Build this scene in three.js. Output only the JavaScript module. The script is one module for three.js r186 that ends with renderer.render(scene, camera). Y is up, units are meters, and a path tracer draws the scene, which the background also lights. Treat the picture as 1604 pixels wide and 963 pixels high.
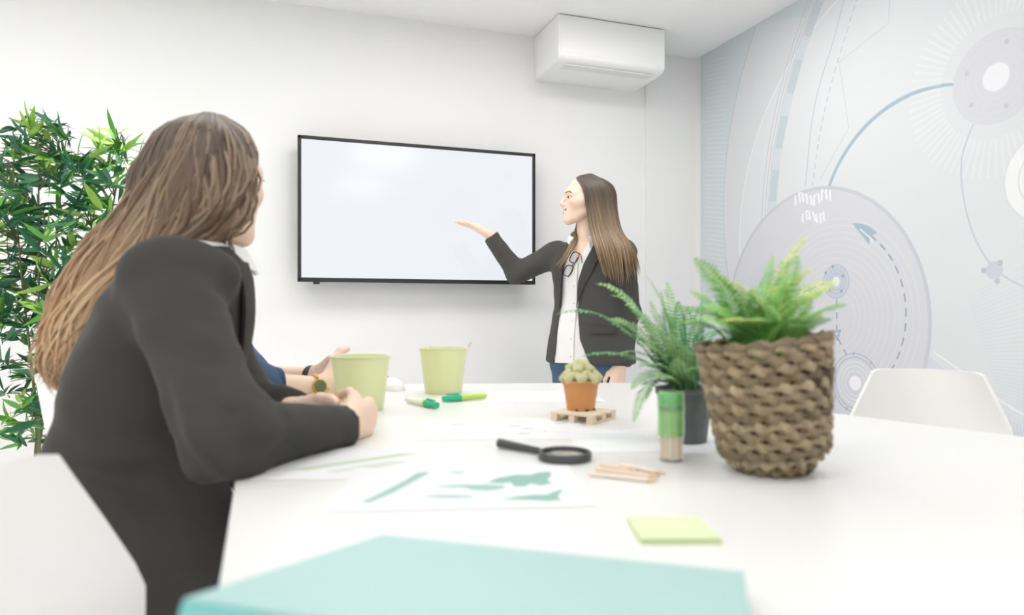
import * as THREE from 'three';
import { mergeGeometries, mergeVertices, toCreasedNormals } from 'three/addons/utils/BufferGeometryUtils.js';
import { RoundedBoxGeometry } from 'three/addons/geometries/RoundedBoxGeometry.js';
import { RectAreaLightUniformsLib } from 'three/addons/lights/RectAreaLightUniformsLib.js';

// ---------- camera, light, exposure ----------
const scene = new THREE.Scene();
const YAW = 19.5 * Math.PI / 180, CY = Math.cos(YAW), SY = Math.sin(YAW);   // room axes: x across, -z towards the screen wall
const camera = new THREE.PerspectiveCamera(2 * Math.atan(481.5 / 1094) * 180 / Math.PI, 1604 / 963, 0.05, 40);
camera.position.set(0, 0.97, 0);
camera.lookAt(SY, 0.97, -CY);
camera.setViewOffset(1604, 963, 0, -4, 1604, 963);
camera.focus = 3.05;
camera.userData.fStop = 3.0;
scene.add(camera);
scene.background = new THREE.Color(0x000000);
const renderer = new THREE.WebGLRenderer({ antialias: true });
renderer.toneMapping = THREE.LinearToneMapping;
renderer.shadowMap.enabled = true;
RectAreaLightUniformsLib.init();
const PANEL_LIGHT = 3.3, PANEL_LIGHT_NEAR = 2.4, DOWNLIGHT = 9.5, PANEL_GLOW = 1.3, SCREEN_GLOW = 0.53;
renderer.toneMappingExposure = 1.76;

// ---------- helpers ----------
const V = (x, y, z) => new THREE.Vector3(x, y, z);
// a point of the room from metres across (b), up (y), ahead (a)
const R = (b, y, a) => V(b, y, -a);
// a point of the room seen in direction (px, py) at distance d along the view axis
const at = (px, py, d) => { const x = (px - 802) / 1094 * d; return V(CY * x + SY * d, 0.97 + (485 - py) / 1094 * d, -(CY * d - SY * x)); };
// a direction given as right / up / away from the photographer
const dir = (x, y, d) => V(CY * x + SY * d, y, -(CY * d - SY * x)).normalize();
let seed = 7;
const rnd = () => { seed = (seed * 1664525 + 1013904223) >>> 0; return seed / 4294967296; };
const rr = (a, b) => a + (b - a) * rnd();
const lerp = (a, b, t) => a + (b - a) * t;
const clamp = (x, a, b) => Math.min(b, Math.max(a, x));
const smooth = (a, b, x) => { const t = clamp((x - a) / (b - a), 0, 1); return t * t * (3 - 2 * t); };
const used = {};
const numbered = (n) => { const k = used[n] = (used[n] ?? -1) + 1; return k ? `${n}_${String(k).padStart(3, '0')}` : n; };
function shade(o) { o.castShadow = true; o.receiveShadow = true; return o; }
function tag(o, label, category, group, kind) {
  if (label) o.userData.label = label;
  if (category) o.userData.category = category;
  if (group) o.userData.group = group;
  if (kind) o.userData.kind = kind;
  return o;
}
function thing(name, label, category, pos, turn = 0, group) {
  const o = new THREE.Group(); o.name = numbered(name); o.position.copy(pos || V(0, 0, 0)); o.rotation.y = turn; scene.add(o);
  return tag(o, label, category, group);
}
// a part: its geometry is given in the parent's coordinates
function part(name, geo, mat, parent, label) {
  const m = shade(new THREE.Mesh(geo, mat)); m.name = numbered(name); parent.add(m);
  if (label) m.userData.label = label;
  return m;
}
function struct(name, geo, mat) { const m = shade(new THREE.Mesh(geo, mat)); m.name = name; m.userData.kind = 'structure'; scene.add(m); return m; }
const clean = (g) => { for (const k of Object.keys(g.attributes)) if (!['position', 'normal', 'uv'].includes(k)) g.deleteAttribute(k); return g.index ? g.toNonIndexed() : g; };
const merge = (gs) => mergeGeometries(gs.map(clean));
const box = (w, h, d, x = 0, y = 0, z = 0, r = 0) => (r ? new RoundedBoxGeometry(w, h, d, 2, r) : new THREE.BoxGeometry(w, h, d)).translate(x, y, z);
const hex = (h) => new THREE.Color(h);
const std = (c, rough = 0.7, more = {}) => new THREE.MeshStandardMaterial({ color: c, roughness: rough, ...more });
const phys = (c, rough, more) => new THREE.MeshPhysicalMaterial({ color: c, roughness: rough, ...more });
// closed or open tube along points, radius function of t
function tube(pts, rad, seg = 24, sides = 8, closed = false, flat = 1) {
  const c = new THREE.CatmullRomCurve3(pts, closed, 'centripetal');
  const rf = typeof rad === 'function' ? rad : () => rad;
  const fr = c.computeFrenetFrames(seg, closed), pos = [], uv = [], idx = [];
  for (let i = 0; i <= seg; i++) {
    const t = i / seg, p = c.getPointAt(t), k = closed && i === seg ? 0 : i, r = rf(t);
    for (let j = 0; j <= sides; j++) {
      const a = j / sides * Math.PI * 2, q = p.clone().addScaledVector(fr.normals[k], Math.cos(a) * r).addScaledVector(fr.binormals[k], Math.sin(a) * r * flat);
      pos.push(q.x, q.y, q.z); uv.push(t, j / sides);
    }
  }
  for (let i = 0; i < seg; i++) for (let j = 0; j < sides; j++) {
    const a = i * (sides + 1) + j, b = a + sides + 1; idx.push(a, a + 1, b, b, a + 1, b + 1);
  }
  if (!closed) for (const [i, f] of [[0, 1], [seg, 0]]) {
    const p = c.getPointAt(i / seg), n = pos.length / 3; pos.push(p.x, p.y, p.z); uv.push(0, 0);
    for (let j = 0; j < sides; j++) { const a = i * (sides + 1) + j; f ? idx.push(n, a + 1, a) : idx.push(n, a, a + 1); }
  }
  const g = new THREE.BufferGeometry();
  g.setAttribute('position', new THREE.Float32BufferAttribute(pos, 3)); g.setAttribute('uv', new THREE.Float32BufferAttribute(uv, 2)); g.setIndex(idx);
  g.computeVertexNormals();
  return g;
}
// a sheet with thickness from a grid function (u, v) -> Vector3
function sheet(fn, nu, nv, thick, closedU = false) {
  const P = [], N = [], pos = [], uv = [], idx = [], W = nu + 1;
  for (let j = 0; j <= nv; j++) for (let i = 0; i <= nu; i++) P.push(fn(i / nu, j / nv));
  const e = 1e-3;
  for (let j = 0; j <= nv; j++) for (let i = 0; i <= nu; i++) {
    const u = i / nu, v = j / nv;
    const du = fn(closedU ? u + e : Math.min(1, u + e), v).sub(fn(closedU ? u - e : Math.max(0, u - e), v)), dv = fn(u, Math.min(1, v + e)).sub(fn(u, Math.max(0, v - e)));
    N.push(du.cross(dv).normalize());
  }
  const n = P.length;
  for (const s of [0.5, -0.5]) for (let k = 0; k < n; k++) { const p = P[k].clone().addScaledVector(N[k], s * thick); pos.push(p.x, p.y, p.z); uv.push((k % W) / nu, Math.floor(k / W) / nv); }
  for (let j = 0; j < nv; j++) for (let i = 0; i < nu; i++) {
    const a = j * W + i, b = a + 1, c = a + W, d = c + 1;
    idx.push(a, b, c, c, b, d, n + a, n + c, n + b, n + c, n + d, n + b);
  }
  const rim = (a, b) => idx.push(a, n + a, b, b, n + a, n + b);
  for (let i = 0; i < nu; i++) { rim(i, i + 1); rim(nv * W + i + 1, nv * W + i); }
  if (!closedU) for (let j = 0; j < nv; j++) { rim((j + 1) * W, j * W); rim(j * W + nu, (j + 1) * W + nu); }
  const g = new THREE.BufferGeometry();
  g.setAttribute('position', new THREE.Float32BufferAttribute(pos, 3)); g.setAttribute('uv', new THREE.Float32BufferAttribute(uv, 2)); g.setIndex(idx);
  return toCreasedNormals(g, 0.7);
}
function lathe(profile, seg = 48) { return new THREE.LatheGeometry(profile.map(([r, y]) => new THREE.Vector2(r, y)), seg); }
function canvas(w, h, draw, srgb = true) {
  const c = document.createElement('canvas'); c.width = w; c.height = h; draw(c.getContext('2d'), w, h);
  const t = new THREE.CanvasTexture(c); if (srgb) t.colorSpace = THREE.SRGBColorSpace; t.magFilter = THREE.LinearFilter; return t;
}
// value noise in space
const hash = (x, y, z) => { let h = (x * 374761393 + y * 668265263 + z * 2147483647) | 0; h = Math.imul(h ^ (h >>> 13), 1274126177); return ((h ^ (h >>> 16)) >>> 0) / 4294967296; };
function noise(x, y, z) {
  const i = Math.floor(x), j = Math.floor(y), k = Math.floor(z), u = x - i, v = y - j, w = z - k;
  const s = (t) => t * t * (3 - 2 * t), a = s(u), b = s(v), c = s(w);
  const L = (dy, dz) => lerp(hash(i, j + dy, k + dz), hash(i + 1, j + dy, k + dz), a);
  return lerp(lerp(L(0, 0), L(1, 0), b), lerp(L(0, 1), L(1, 1), b), c) * 2 - 1;
}
function noiseTexture(size, scaleX, scaleY, base, amp, fineAmp = 0) {
  const d = new Uint8Array(size * size * 4);
  for (let y = 0; y < size; y++) for (let x = 0; x < size; x++) {
    const wrapX = Math.abs(x / size - 0.5) * 2, wrapY = Math.abs(y / size - 0.5) * 2;
    const n = noise(wrapX * scaleX, wrapY * scaleY, 3.3) * amp + noise(wrapX * scaleX * 4, wrapY * scaleY * 4, 9.1) * amp * 0.5 + (hash(x, y, 5) - 0.5) * fineAmp;
    const v = clamp(base + n, 0, 255), o = (y * size + x) * 4; d[o] = d[o + 1] = d[o + 2] = v; d[o + 3] = 255;
  }
  const t = new THREE.DataTexture(d, size, size); t.magFilter = THREE.LinearFilter; t.wrapS = t.wrapT = THREE.RepeatWrapping; t.needsUpdate = true; return t;
}

// ---------- the room ----------
const A_BACK = 3.65, B_RIGHT = 2.485, B_LEFT = -2.7, A_FRONT = -2.4, H = 2.5;
const plasterBump = noiseTexture(256, 20, 20, 128, 30, 30); plasterBump.repeat.set(3, 2);
const wallPaint = std(0xf4f4f4, 0.85, { bumpMap: plasterBump, bumpScale: 0.0006 });
const ceilPaint = std(0xfcfcfc, 0.9);
const floorBump = noiseTexture(256, 30, 30, 190, 25, 20); floorBump.repeat.set(4, 4);
const slab = (b0, b1, y0, y1, a0, a1) => box(b1 - b0, y1 - y0, a1 - a0, (b0 + b1) / 2, (y0 + y1) / 2, -(a0 + a1) / 2);
const T = 0.15;
struct('floor', slab(B_LEFT - T, B_RIGHT + T, -0.15, 0, A_FRONT - T, A_BACK + T), std(0xf0f0f0, 0.5, { roughnessMap: floorBump }));
struct('ceiling', slab(B_LEFT - T, B_RIGHT + T, H, H + 0.15, A_FRONT - T, A_BACK + T), ceilPaint);
const wallBack = struct('wall_back', slab(B_LEFT - T, B_RIGHT + T, 0, H, A_BACK, A_BACK + T), wallPaint);
part('pier', slab(2.13, B_RIGHT, 0, H, A_BACK - 0.015, A_BACK), wallPaint, wallBack);
const wallRight = struct('wall_right', slab(B_RIGHT, B_RIGHT + T, 0, H, A_FRONT, A_BACK), wallPaint);
struct('wall_left', slab(B_LEFT - T, B_LEFT, 0, H, A_FRONT, A_BACK), wallPaint);
struct('wall_front', slab(B_LEFT - T, B_RIGHT + T, 0, H, A_FRONT - T, A_FRONT), wallPaint);
const skirt = std(0xf1f0ee, 0.5);
struct('baseboard_back', box(2.13 - B_LEFT, 0.08, 0.012, (2.13 + B_LEFT) / 2, 0.04, -A_BACK + 0.006, 0.003), skirt);
struct('baseboard_left', box(0.012, 0.08, A_BACK - A_FRONT, B_LEFT + 0.006, 0.04, -(A_BACK + A_FRONT) / 2, 0.003), skirt);

// mural paper on the right wall: x of the canvas runs from the screen wall (3.6 m ahead) to the near end
const MW = 6.0, MPX = 2048 / MW;
function mural(g, w, h) {
  const S = w / MW, X = (a) => (3.6 - a) * S, Y = (y) => (H - y) * S;
  g.fillStyle = '#dfe0e5'; g.fillRect(0, 0, w, h);
  const circle = (a, y, r, a0 = 0, a1 = Math.PI * 2) => { g.beginPath(); g.arc(X(a), Y(y), r * S, a0, a1); };
  const poly = (pts, close) => { g.beginPath(); pts.forEach(([a, y], i) => i ? g.lineTo(X(a), Y(y)) : g.moveTo(X(a), Y(y))); if (close) g.closePath(); };
  const curve = (pts) => { g.beginPath(); const q = pts.map(([a, y]) => [X(a), Y(y)]); g.moveTo(...q[0]); for (let i = 1; i < q.length - 1; i++) g.quadraticCurveTo(q[i][0], q[i][1], (q[i][0] + q[i + 1][0]) / 2, (q[i][1] + q[i + 1][1]) / 2); g.lineTo(...q[q.length - 1]); };
  // teal field behind the large pale disc
  g.fillStyle = '#d6e0e3'; g.fillRect(0, 0, X(2.66), h);
  g.fillStyle = '#e0e2e5'; circle(1.637, 1.542, 1.737); g.save(); g.clip(); g.fillRect(0, 0, w, h); g.restore();
  g.save(); g.beginPath(); g.rect(0, 0, X(3.0), Y(2.5)); g.restore();
  g.fillStyle = '#d6e0e3'; poly([[3.1, 2.5], [3.015, 2.47], [2.93, 2.456], [2.827, 2.433], [2.73, 2.395], [2.66, 2.5]], true); g.fill();
  // fine rays on the teal strip
  g.strokeStyle = 'rgba(255,255,255,.45)'; g.lineWidth = 1;
  for (let k = 0; k < 90; k++) { const y = 2.45 - k * 0.027; poly([[3.58 - 0.05 * hash(k, 2, 1), y], [3.36, y - 0.035]]); g.stroke(); }
  g.strokeStyle = '#b9c8d3'; g.lineWidth = 1.4; circle(1.637, 1.542, 1.737); g.stroke();
  g.strokeStyle = 'rgba(255,255,255,.75)'; g.lineWidth = 2; circle(2.1, 1.35, 1.13); g.stroke();
  g.fillStyle = 'rgba(232,233,237,.55)'; circle(2.1, 1.35, 1.13); g.fill();
  // segmented band
  g.strokeStyle = '#d9e0e5'; g.lineWidth = 0.055 * S; circle(1.05, 1.354, 1.92); g.stroke();
  g.strokeStyle = '#cad6db'; g.setLineDash([0.16 * S, 0.11 * S]); circle(1.05, 1.354, 1.92); g.stroke(); g.setLineDash([]);
  g.strokeStyle = '#c5cad4'; g.lineWidth = 1.4; for (const r of [1.955, 1.975, 2.0]) { circle(1.05, 1.354, r); g.stroke(); }
  g.strokeStyle = '#b9bdc6'; g.lineWidth = 1.3; curve([[2.444, 2.5], [2.556, 2.199], [2.615, 2.099], [2.688, 1.908], [2.73, 1.577]]); g.stroke();
  g.setLineDash([9, 6]); curve([[2.37, 2.45], [2.537, 2.103], [2.635, 1.833], [2.684, 1.569]]); g.stroke(); g.setLineDash([]);
  g.strokeStyle = '#d2d3d9'; poly([[2.24, 2.5], [2.247, 2.182], [2.518, 2.106], [2.462, 1.791], [2.635, 1.591]]); g.stroke();
  // crescent
  g.fillStyle = '#abc0ce'; g.beginPath(); g.arc(X(2.1), Y(1.322), 0.537 * S, -Math.PI * 0.86, -Math.PI * 0.36); g.arc(X(2.088), Y(1.304), 0.54 * S, -Math.PI * 0.38, -Math.PI * 0.855, true); g.fill();
  // sun disc, upper right
  g.strokeStyle = 'rgba(248,248,250,.3)'; g.lineWidth = 3;
  for (let k = 0; k < 72; k++) { const t = k / 72 * Math.PI * 2; poly([[1.79 + Math.cos(t) * 0.22, 1.81 + Math.sin(t) * 0.22], [1.79 + Math.cos(t) * 0.36, 1.81 + Math.sin(t) * 0.36]]); g.stroke(); }
  g.fillStyle = '#dedfe4'; circle(1.79, 1.81, 0.165); g.fill(); g.strokeStyle = '#dcdde2'; g.lineWidth = 1.3;
  for (const r of [0.165, 0.14, 0.115, 0.09, 0.065]) { circle(1.79, 1.81, r); g.stroke(); }
  g.fillStyle = '#f3f3f6'; circle(1.79, 1.81, 0.05); g.fill();
  g.fillStyle = '#c9ccd3'; for (const t of [0.4, 1.9, 3.3, 4.4, 5.6]) { circle(1.79 + Math.cos(t) * 0.12, 1.81 + Math.sin(t) * 0.12, 0.008); g.fill(); }
  g.strokeStyle = '#c6c9d1'; g.lineWidth = 1.6; curve([[1.875, 1.66], [1.92, 1.58], [1.926, 1.46], [1.9, 1.32], [1.863, 1.218], [1.798, 1.115], [1.692, 1.045], [1.5, 0.99], [1.2, 1.05]]); g.stroke();
  g.fillStyle = '#d3d5de'; circle(1.796, 1.115, 0.032); g.fill(); g.fillStyle = '#c3c7d1'; for (const [x, y] of [[1.835, 1.115], [1.775, 1.14], [1.785, 1.075]]) { circle(x, y, 0.01); g.fill(); }
  g.fillStyle = 'rgba(255,255,255,.6)'; circle(1.6, 1.42, 0.16); g.fill(); g.strokeStyle = '#dfe0e5'; circle(1.6, 1.42, 0.16); g.stroke(); circle(1.6, 1.42, 0.11); g.stroke();
  // faint hatching across the field
  g.strokeStyle = 'rgba(215,217,224,.5)'; g.lineWidth = 1;
  for (let k = 0; k < 60; k++) { const t = -0.2 + k * 0.02; poly([[1.9 - k * 0.004, 1.02 - k * 0.012], [0.9, 1.5 - k * 0.035]]); g.stroke(); }
  // lower right wedge
  g.fillStyle = '#dddfe8'; curve([[2.06, 0.79], [1.939, 0.71], [1.8, 0.6], [1.69, 0.52], [1.2, 0.4]]); g.lineTo(X(1.2), Y(0)); g.lineTo(X(2.3), Y(0)); g.closePath(); g.fill();
  g.strokeStyle = '#f7f7fa'; g.lineWidth = 2; curve([[2.041, 0.806], [1.939, 0.751], [1.8, 0.66], [1.692, 0.604], [1.2, 0.45]]); g.stroke();
  g.strokeStyle = 'rgba(200,206,218,.8)'; g.lineWidth = 1; for (let k = 0; k < 26; k++) { const x = 1.86 - 0.012 * k; poly([[x, 0.62 - k * 0.004], [x - 0.01, 0.52 - 0.03 * hash(k, 1, 1) - k * 0.004]]); g.stroke(); }
  // the large instrument disc
  const bx = 2.688, by = 0.917, br = 0.636;
  g.fillStyle = '#dcdde3'; circle(bx, by, br); g.fill(); g.strokeStyle = '#cfd1d8'; g.lineWidth = 4; g.stroke(); g.strokeStyle = '#cbced6'; g.lineWidth = 1.3; circle(bx, by, br - 0.008); g.stroke();
  g.strokeStyle = 'rgba(246,246,249,.28)'; g.lineWidth = 1.3; for (let r = 0.12; r < 0.47; r += 0.03) { circle(2.55, 0.94, r); g.stroke(); }
  for (let k = 0; k < 64; k++) { const t = k / 64 * Math.PI * 2; poly([[2.991 + Math.cos(t) * 0.16, 1.08 + Math.sin(t) * 0.16], [2.991 + Math.cos(t) * 0.25, 1.08 + Math.sin(t) * 0.25]]); g.stroke(); }
  const gear = (x, y, r, fill, dots, core) => {
    g.fillStyle = fill; circle(x, y, r); g.fill(); g.strokeStyle = '#bcc3cf'; g.lineWidth = 1.2; for (const k of [1, 0.72, 0.5]) { circle(x, y, r * k); g.stroke(); }
    g.fillStyle = '#9db2c4'; for (const [t, q] of dots) { circle(x + Math.cos(t) * r * q, y + Math.sin(t) * r * q, Math.max(0.007, r * 0.1)); g.fill(); }
    g.fillStyle = '#f4f4f7'; circle(x, y, core); g.fill();
  };
  gear(2.96, 1.06, 0.115, '#c2ccd8', [[2.4, 0.98], [2.9, 0.85], [0.5, 0.9], [5.2, 0.7]], 0.04);
  gear(2.537, 1.102, 0.077, '#ccd4de', [[1.3, 0.95], [0.6, 1], [2.6, 0.6], [4.1, 0.7], [5.5, 0.7]], 0.022);
  gear(2.533, 0.861, 0.018, '#9db2c4', [[0.5, 1.3], [2.5, 1.3], [4.5, 1.3]], 0.006);
  g.lineWidth = 2.2; g.strokeStyle = '#9aa2b4'; g.setLineDash([11, 9]); curve([[2.86, 1.03], [2.7, 1.069], [2.615, 1.095]]); g.stroke();
  curve([[2.533, 1.02], [2.533, 0.88]]); g.stroke(); curve([[2.525, 0.84], [2.47, 0.76]]); g.stroke();
  g.fillStyle = '#9db2c4'; circle(2.7, 1.069, 0.014); g.fill();
  g.setLineDash([12, 9]); g.beginPath(); g.arc(X(2.581), Y(0.952), 0.417 * S, -0.95, 0.65); g.stroke(); g.setLineDash([]);
  g.fillStyle = '#dcdee5'; circle(2.426, 0.645, 0.132); g.fill(); g.strokeStyle = '#b3b8c5'; g.lineWidth = 1.4; for (const r of [0.132, 0.115]) { circle(2.426, 0.645, r); g.stroke(); }
  g.strokeStyle = '#eff0f4'; for (const r of [0.095, 0.075, 0.055]) { circle(2.426, 0.645, r); g.stroke(); }
  g.fillStyle = '#b3b8c5'; for (const t of [0.3, 1.5, 2.3, 3.1, 4.0, 5.1]) { circle(2.426 + Math.cos(t) * 0.13, 0.645 + Math.sin(t) * 0.13, 0.007); g.fill(); }
  g.fillStyle = '#fafafc'; circle(2.426, 0.645, 0.033); g.fill();
  // paper plane
  g.fillStyle = '#a9c1cb'; g.beginPath(); g.moveTo(X(2.444), Y(1.36)); g.quadraticCurveTo(X(2.36), Y(1.355), X(2.306), Y(1.3)); g.lineTo(X(2.345), Y(1.29)); g.lineTo(X(2.35), Y(1.255)); g.closePath(); g.fill();
  g.strokeStyle = '#f0f1f4'; g.lineWidth = 2; poly([[2.4, 1.33], [2.345, 1.285], [2.33, 1.262]]); g.stroke();
  // two rows of white strokes, too small and soft to read
  g.strokeStyle = '#f8f8fb'; g.lineWidth = 4;
  for (const [n, x0, x1, y0, y1, hh] of [[10, 2.8, 2.575, 1.515, 1.5, 0.05], [7, 2.75, 2.615, 1.42, 1.415, 0.045]]) for (let k = 0; k < n; k++) {
    const x = lerp(x0, x1, k / (n - 1)), y = lerp(y0, y1, k / (n - 1)) + 0.012 * Math.sin(k), d = 0.018 * hash(k, n, 3);
    poly([[x, y + hh / 2], [x - d, y - hh / 2]]); g.stroke(); if (k % 3) { poly([[x, y + (k % 2 ? 0.5 : -0.3) * hh], [x - 0.013, y + (k % 2 ? 0.4 : -0.3) * hh]]); g.stroke(); }
  }
}
const muralTex = canvas(2048, Math.round(2048 * H / MW), mural);
{
  const g = new THREE.PlaneGeometry(MW, H, 1, 1); g.rotateY(-Math.PI / 2); g.translate(B_RIGHT - 0.0015, H / 2, -(3.6 - MW / 2));
  part('mural_paper', g, std(0xffffff, 0.75, { map: muralTex }), wallRight, 'pale blue and grey printed mural of discs, arcs and dashed lines');
}

// ---------- distance-field modelling for bodies, clothes and hair ----------
function smin(a, b, k) { const h = Math.max(k - Math.abs(a - b), 0) / k; return Math.min(a, b) - h * h * k * 0.25; }
const smax = (a, b, k) => -smin(-a, -b, k);
// tapered capsule
function cap(a, b, ra, rb) {
  const dx = b.x - a.x, dy = b.y - a.y, dz = b.z - a.z, l2 = dx * dx + dy * dy + dz * dz || 1e-9, ax = a.x, ay = a.y, az = a.z;
  return (x, y, z) => { const px = x - ax, py = y - ay, pz = z - az, h = clamp((px * dx + py * dy + pz * dz) / l2, 0, 1); const ex = px - dx * h, ey = py - dy * h, ez = pz - dz * h; return Math.sqrt(ex * ex + ey * ey + ez * ez) - (ra + (rb - ra) * h); };
}
const chain = (pts, rs, k = 0.02) => { const f = []; for (let i = 0; i < pts.length - 1; i++) f.push(cap(pts[i], pts[i + 1], rs[i], rs[i + 1])); return union(f, k); };
function union(fs, k) { return (x, y, z) => { let d = fs[0](x, y, z); for (let i = 1; i < fs.length; i++) d = k ? smin(d, fs[i](x, y, z), k) : Math.min(d, fs[i](x, y, z)); return d; }; }
// orthonormal frame: s (the figure's right), u (up), f (facing)
function frame(o, f, up = V(0, 1, 0)) { const F = f.clone().normalize(), S = F.clone().cross(up).normalize(), U = S.clone().cross(F).normalize(); return { o, s: S, u: U, f: F, at: (a, b, c) => o.clone().addScaledVector(S, a).addScaledVector(U, b).addScaledVector(F, c), d: (a, b, c) => V(0, 0, 0).addScaledVector(S, a).addScaledVector(U, b).addScaledVector(F, c).normalize() }; }
const inFrame = (fr, g) => { const { o, s, u, f } = fr; return (x, y, z) => { const a = x - o.x, b = y - o.y, c = z - o.z; return g(a * s.x + b * s.y + c * s.z, a * u.x + b * u.y + c * u.z, a * f.x + b * f.y + c * f.z); }; };
const ell = (cx, cy, cz, rx, ry, rz) => (x, y, z) => { const a = (x - cx) / rx, b = (y - cy) / ry, c = (z - cz) / rz, k0 = Math.sqrt(a * a + b * b + c * c), k1 = Math.sqrt(a * a / rx / rx + b * b / ry / ry + c * c / rz / rz) || 1e-9; return k0 * (k0 - 1) / k1; };
// stack of elliptical sections: levels [{y, x, z, w (side), d (front-back), ang (heading)}], low to high
function section(L, y) {
  let i = 0; while (i < L.length - 2 && y > L[i + 1].y) i++;
  const a = L[i], b = L[i + 1], t = clamp((y - a.y) / (b.y - a.y), 0, 1), p = L[Math.max(0, i - 1)], q = L[Math.min(L.length - 1, i + 2)];
  const H = (k) => { const m0 = i > 0 ? (b[k] - p[k]) / (b.y - p.y) * (b.y - a.y) : b[k] - a[k], m1 = i < L.length - 2 ? (q[k] - a[k]) / (q.y - a.y) * (b.y - a.y) : b[k] - a[k]; const t2 = t * t, t3 = t2 * t; return (2 * t3 - 3 * t2 + 1) * a[k] + (t3 - 2 * t2 + t) * m0 + (3 * t2 - 2 * t3) * b[k] + (t3 - t2) * m1; };
  return { x: H('x'), z: H('z'), w: H('w'), d: H('d'), ang: H('ang') };
}
function loft(L, n = 2.3, k = 0.03, grow = 0) {
  const y0 = L[0].y - grow, y1 = L[L.length - 1].y + grow;
  return (x, y, z) => {
    const c = section(L, clamp(y, y0, y1)), sx = Math.cos(c.ang), sz = Math.sin(c.ang), a = x - c.x, b = z - c.z, s = a * sx + b * sz, f = a * sz - b * sx, w = c.w + grow, d = c.d + grow;
    const e = (Math.pow(Math.pow(Math.abs(s) / w, n) + Math.pow(Math.abs(f) / d, n), 1 / n) - 1) * Math.min(w, d);
    return smax(e, Math.max(y - y1, y0 - y), k);
  };
}
// with ang = 0 the front is -z; side is +x
const loftAt = (L, y, s, front, n = 2.3) => { const c = section(L, y), sx = Math.cos(c.ang), sz = Math.sin(c.ang), f = front * c.d * Math.pow(Math.max(0, 1 - Math.pow(Math.min(1, Math.abs(s) / c.w), n)), 1 / n); return V(c.x + s * sx + f * sz, y, c.z + s * sz - f * sx); };
const loftSide = (L, x, y, z) => { const c = section(L, y), sx = Math.cos(c.ang), sz = Math.sin(c.ang), a = x - c.x, b = z - c.z; return [a * sx + b * sz, a * sz - b * sx]; };
// surface nets
function nets(field, lo, hi, h, color) {
  const nx = Math.ceil((hi.x - lo.x) / h) + 1, ny = Math.ceil((hi.y - lo.y) / h) + 1, nz = Math.ceil((hi.z - lo.z) / h) + 1, F = new Float32Array(nx * ny * nz);
  for (let k = 0, o = 0; k < nz; k++) for (let j = 0; j < ny; j++) for (let i = 0; i < nx; i++, o++) F[o] = field(lo.x + i * h, lo.y + j * h, lo.z + k * h);
  const id = new Int32Array(nx * ny * nz).fill(-1), pos = [], idx = [], off = [0, 1, nx, nx + 1, nx * ny, nx * ny + 1, nx * ny + nx, nx * ny + nx + 1];
  const E = [[0, 1], [2, 3], [4, 5], [6, 7], [0, 2], [1, 3], [4, 6], [5, 7], [0, 4], [1, 5], [2, 6], [3, 7]];
  for (let k = 0; k < nz - 1; k++) for (let j = 0; j < ny - 1; j++) for (let i = 0; i < nx - 1; i++) {
    const o = i + j * nx + k * nx * ny; let m = 0; for (let c = 0; c < 8; c++) if (F[o + off[c]] < 0) m |= 1 << c;
    if (m === 0 || m === 255) continue;
    let x = 0, y = 0, z = 0, n = 0;
    for (const [a, b] of E) { const fa = F[o + off[a]], fb = F[o + off[b]]; if ((fa < 0) === (fb < 0)) continue; const t = fa / (fa - fb); x += (a & 1) + t * ((b & 1) - (a & 1)); y += ((a >> 1) & 1) + t * (((b >> 1) & 1) - ((a >> 1) & 1)); z += (a >> 2) + t * ((b >> 2) - (a >> 2)); n++; }
    id[o] = pos.length / 3; pos.push(lo.x + (i + x / n) * h, lo.y + (j + y / n) * h, lo.z + (k + z / n) * h);
  }
  const quad = (a, b, c, d, flip) => { if (a < 0 || b < 0 || c < 0 || d < 0) return; flip ? idx.push(a, c, b, a, d, c) : idx.push(a, b, c, a, c, d); };
  const Y = nx, Z = nx * ny;
  for (let k = 1; k < nz - 1; k++) for (let j = 1; j < ny - 1; j++) for (let i = 1; i < nx - 1; i++) {
    const o = i + j * Y + k * Z, f0 = F[o] < 0;
    if (f0 !== F[o + 1] < 0) quad(id[o - Y - Z], id[o - Z], id[o], id[o - Y], !f0);
    if (f0 !== F[o + Y] < 0) quad(id[o - 1 - Z], id[o - 1], id[o], id[o - Z], !f0);
    if (f0 !== F[o + Z] < 0) quad(id[o - 1 - Y], id[o - Y], id[o], id[o - 1], !f0);
  }
  const nor = new Float32Array(pos.length), e = h * 0.5, col = color ? new Float32Array(pos.length) : null;
  for (let v = 0; v < pos.length; v += 3) {
    const x = pos[v], y = pos[v + 1], z = pos[v + 2];
    const gx = field(x + e, y, z) - field(x - e, y, z), gy = field(x, y + e, z) - field(x, y - e, z), gz = field(x, y, z + e) - field(x, y, z - e), l = Math.hypot(gx, gy, gz) || 1;
    nor[v] = gx / l; nor[v + 1] = gy / l; nor[v + 2] = gz / l;
    if (color) { const c = color(x, y, z); col[v] = c.r; col[v + 1] = c.g; col[v + 2] = c.b; }
  }
  const g = new THREE.BufferGeometry(); g.setAttribute('position', new THREE.Float32BufferAttribute(pos, 3)); g.setAttribute('normal', new THREE.Float32BufferAttribute(nor, 3)); if (color) g.setAttribute('color', new THREE.Float32BufferAttribute(col, 3)); g.setIndex(idx);
  return g;
}
const bounds = (pts, m) => { const b = new THREE.Box3().setFromPoints(pts); b.min.subScalar(m); b.max.addScalar(m); return b; };

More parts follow.
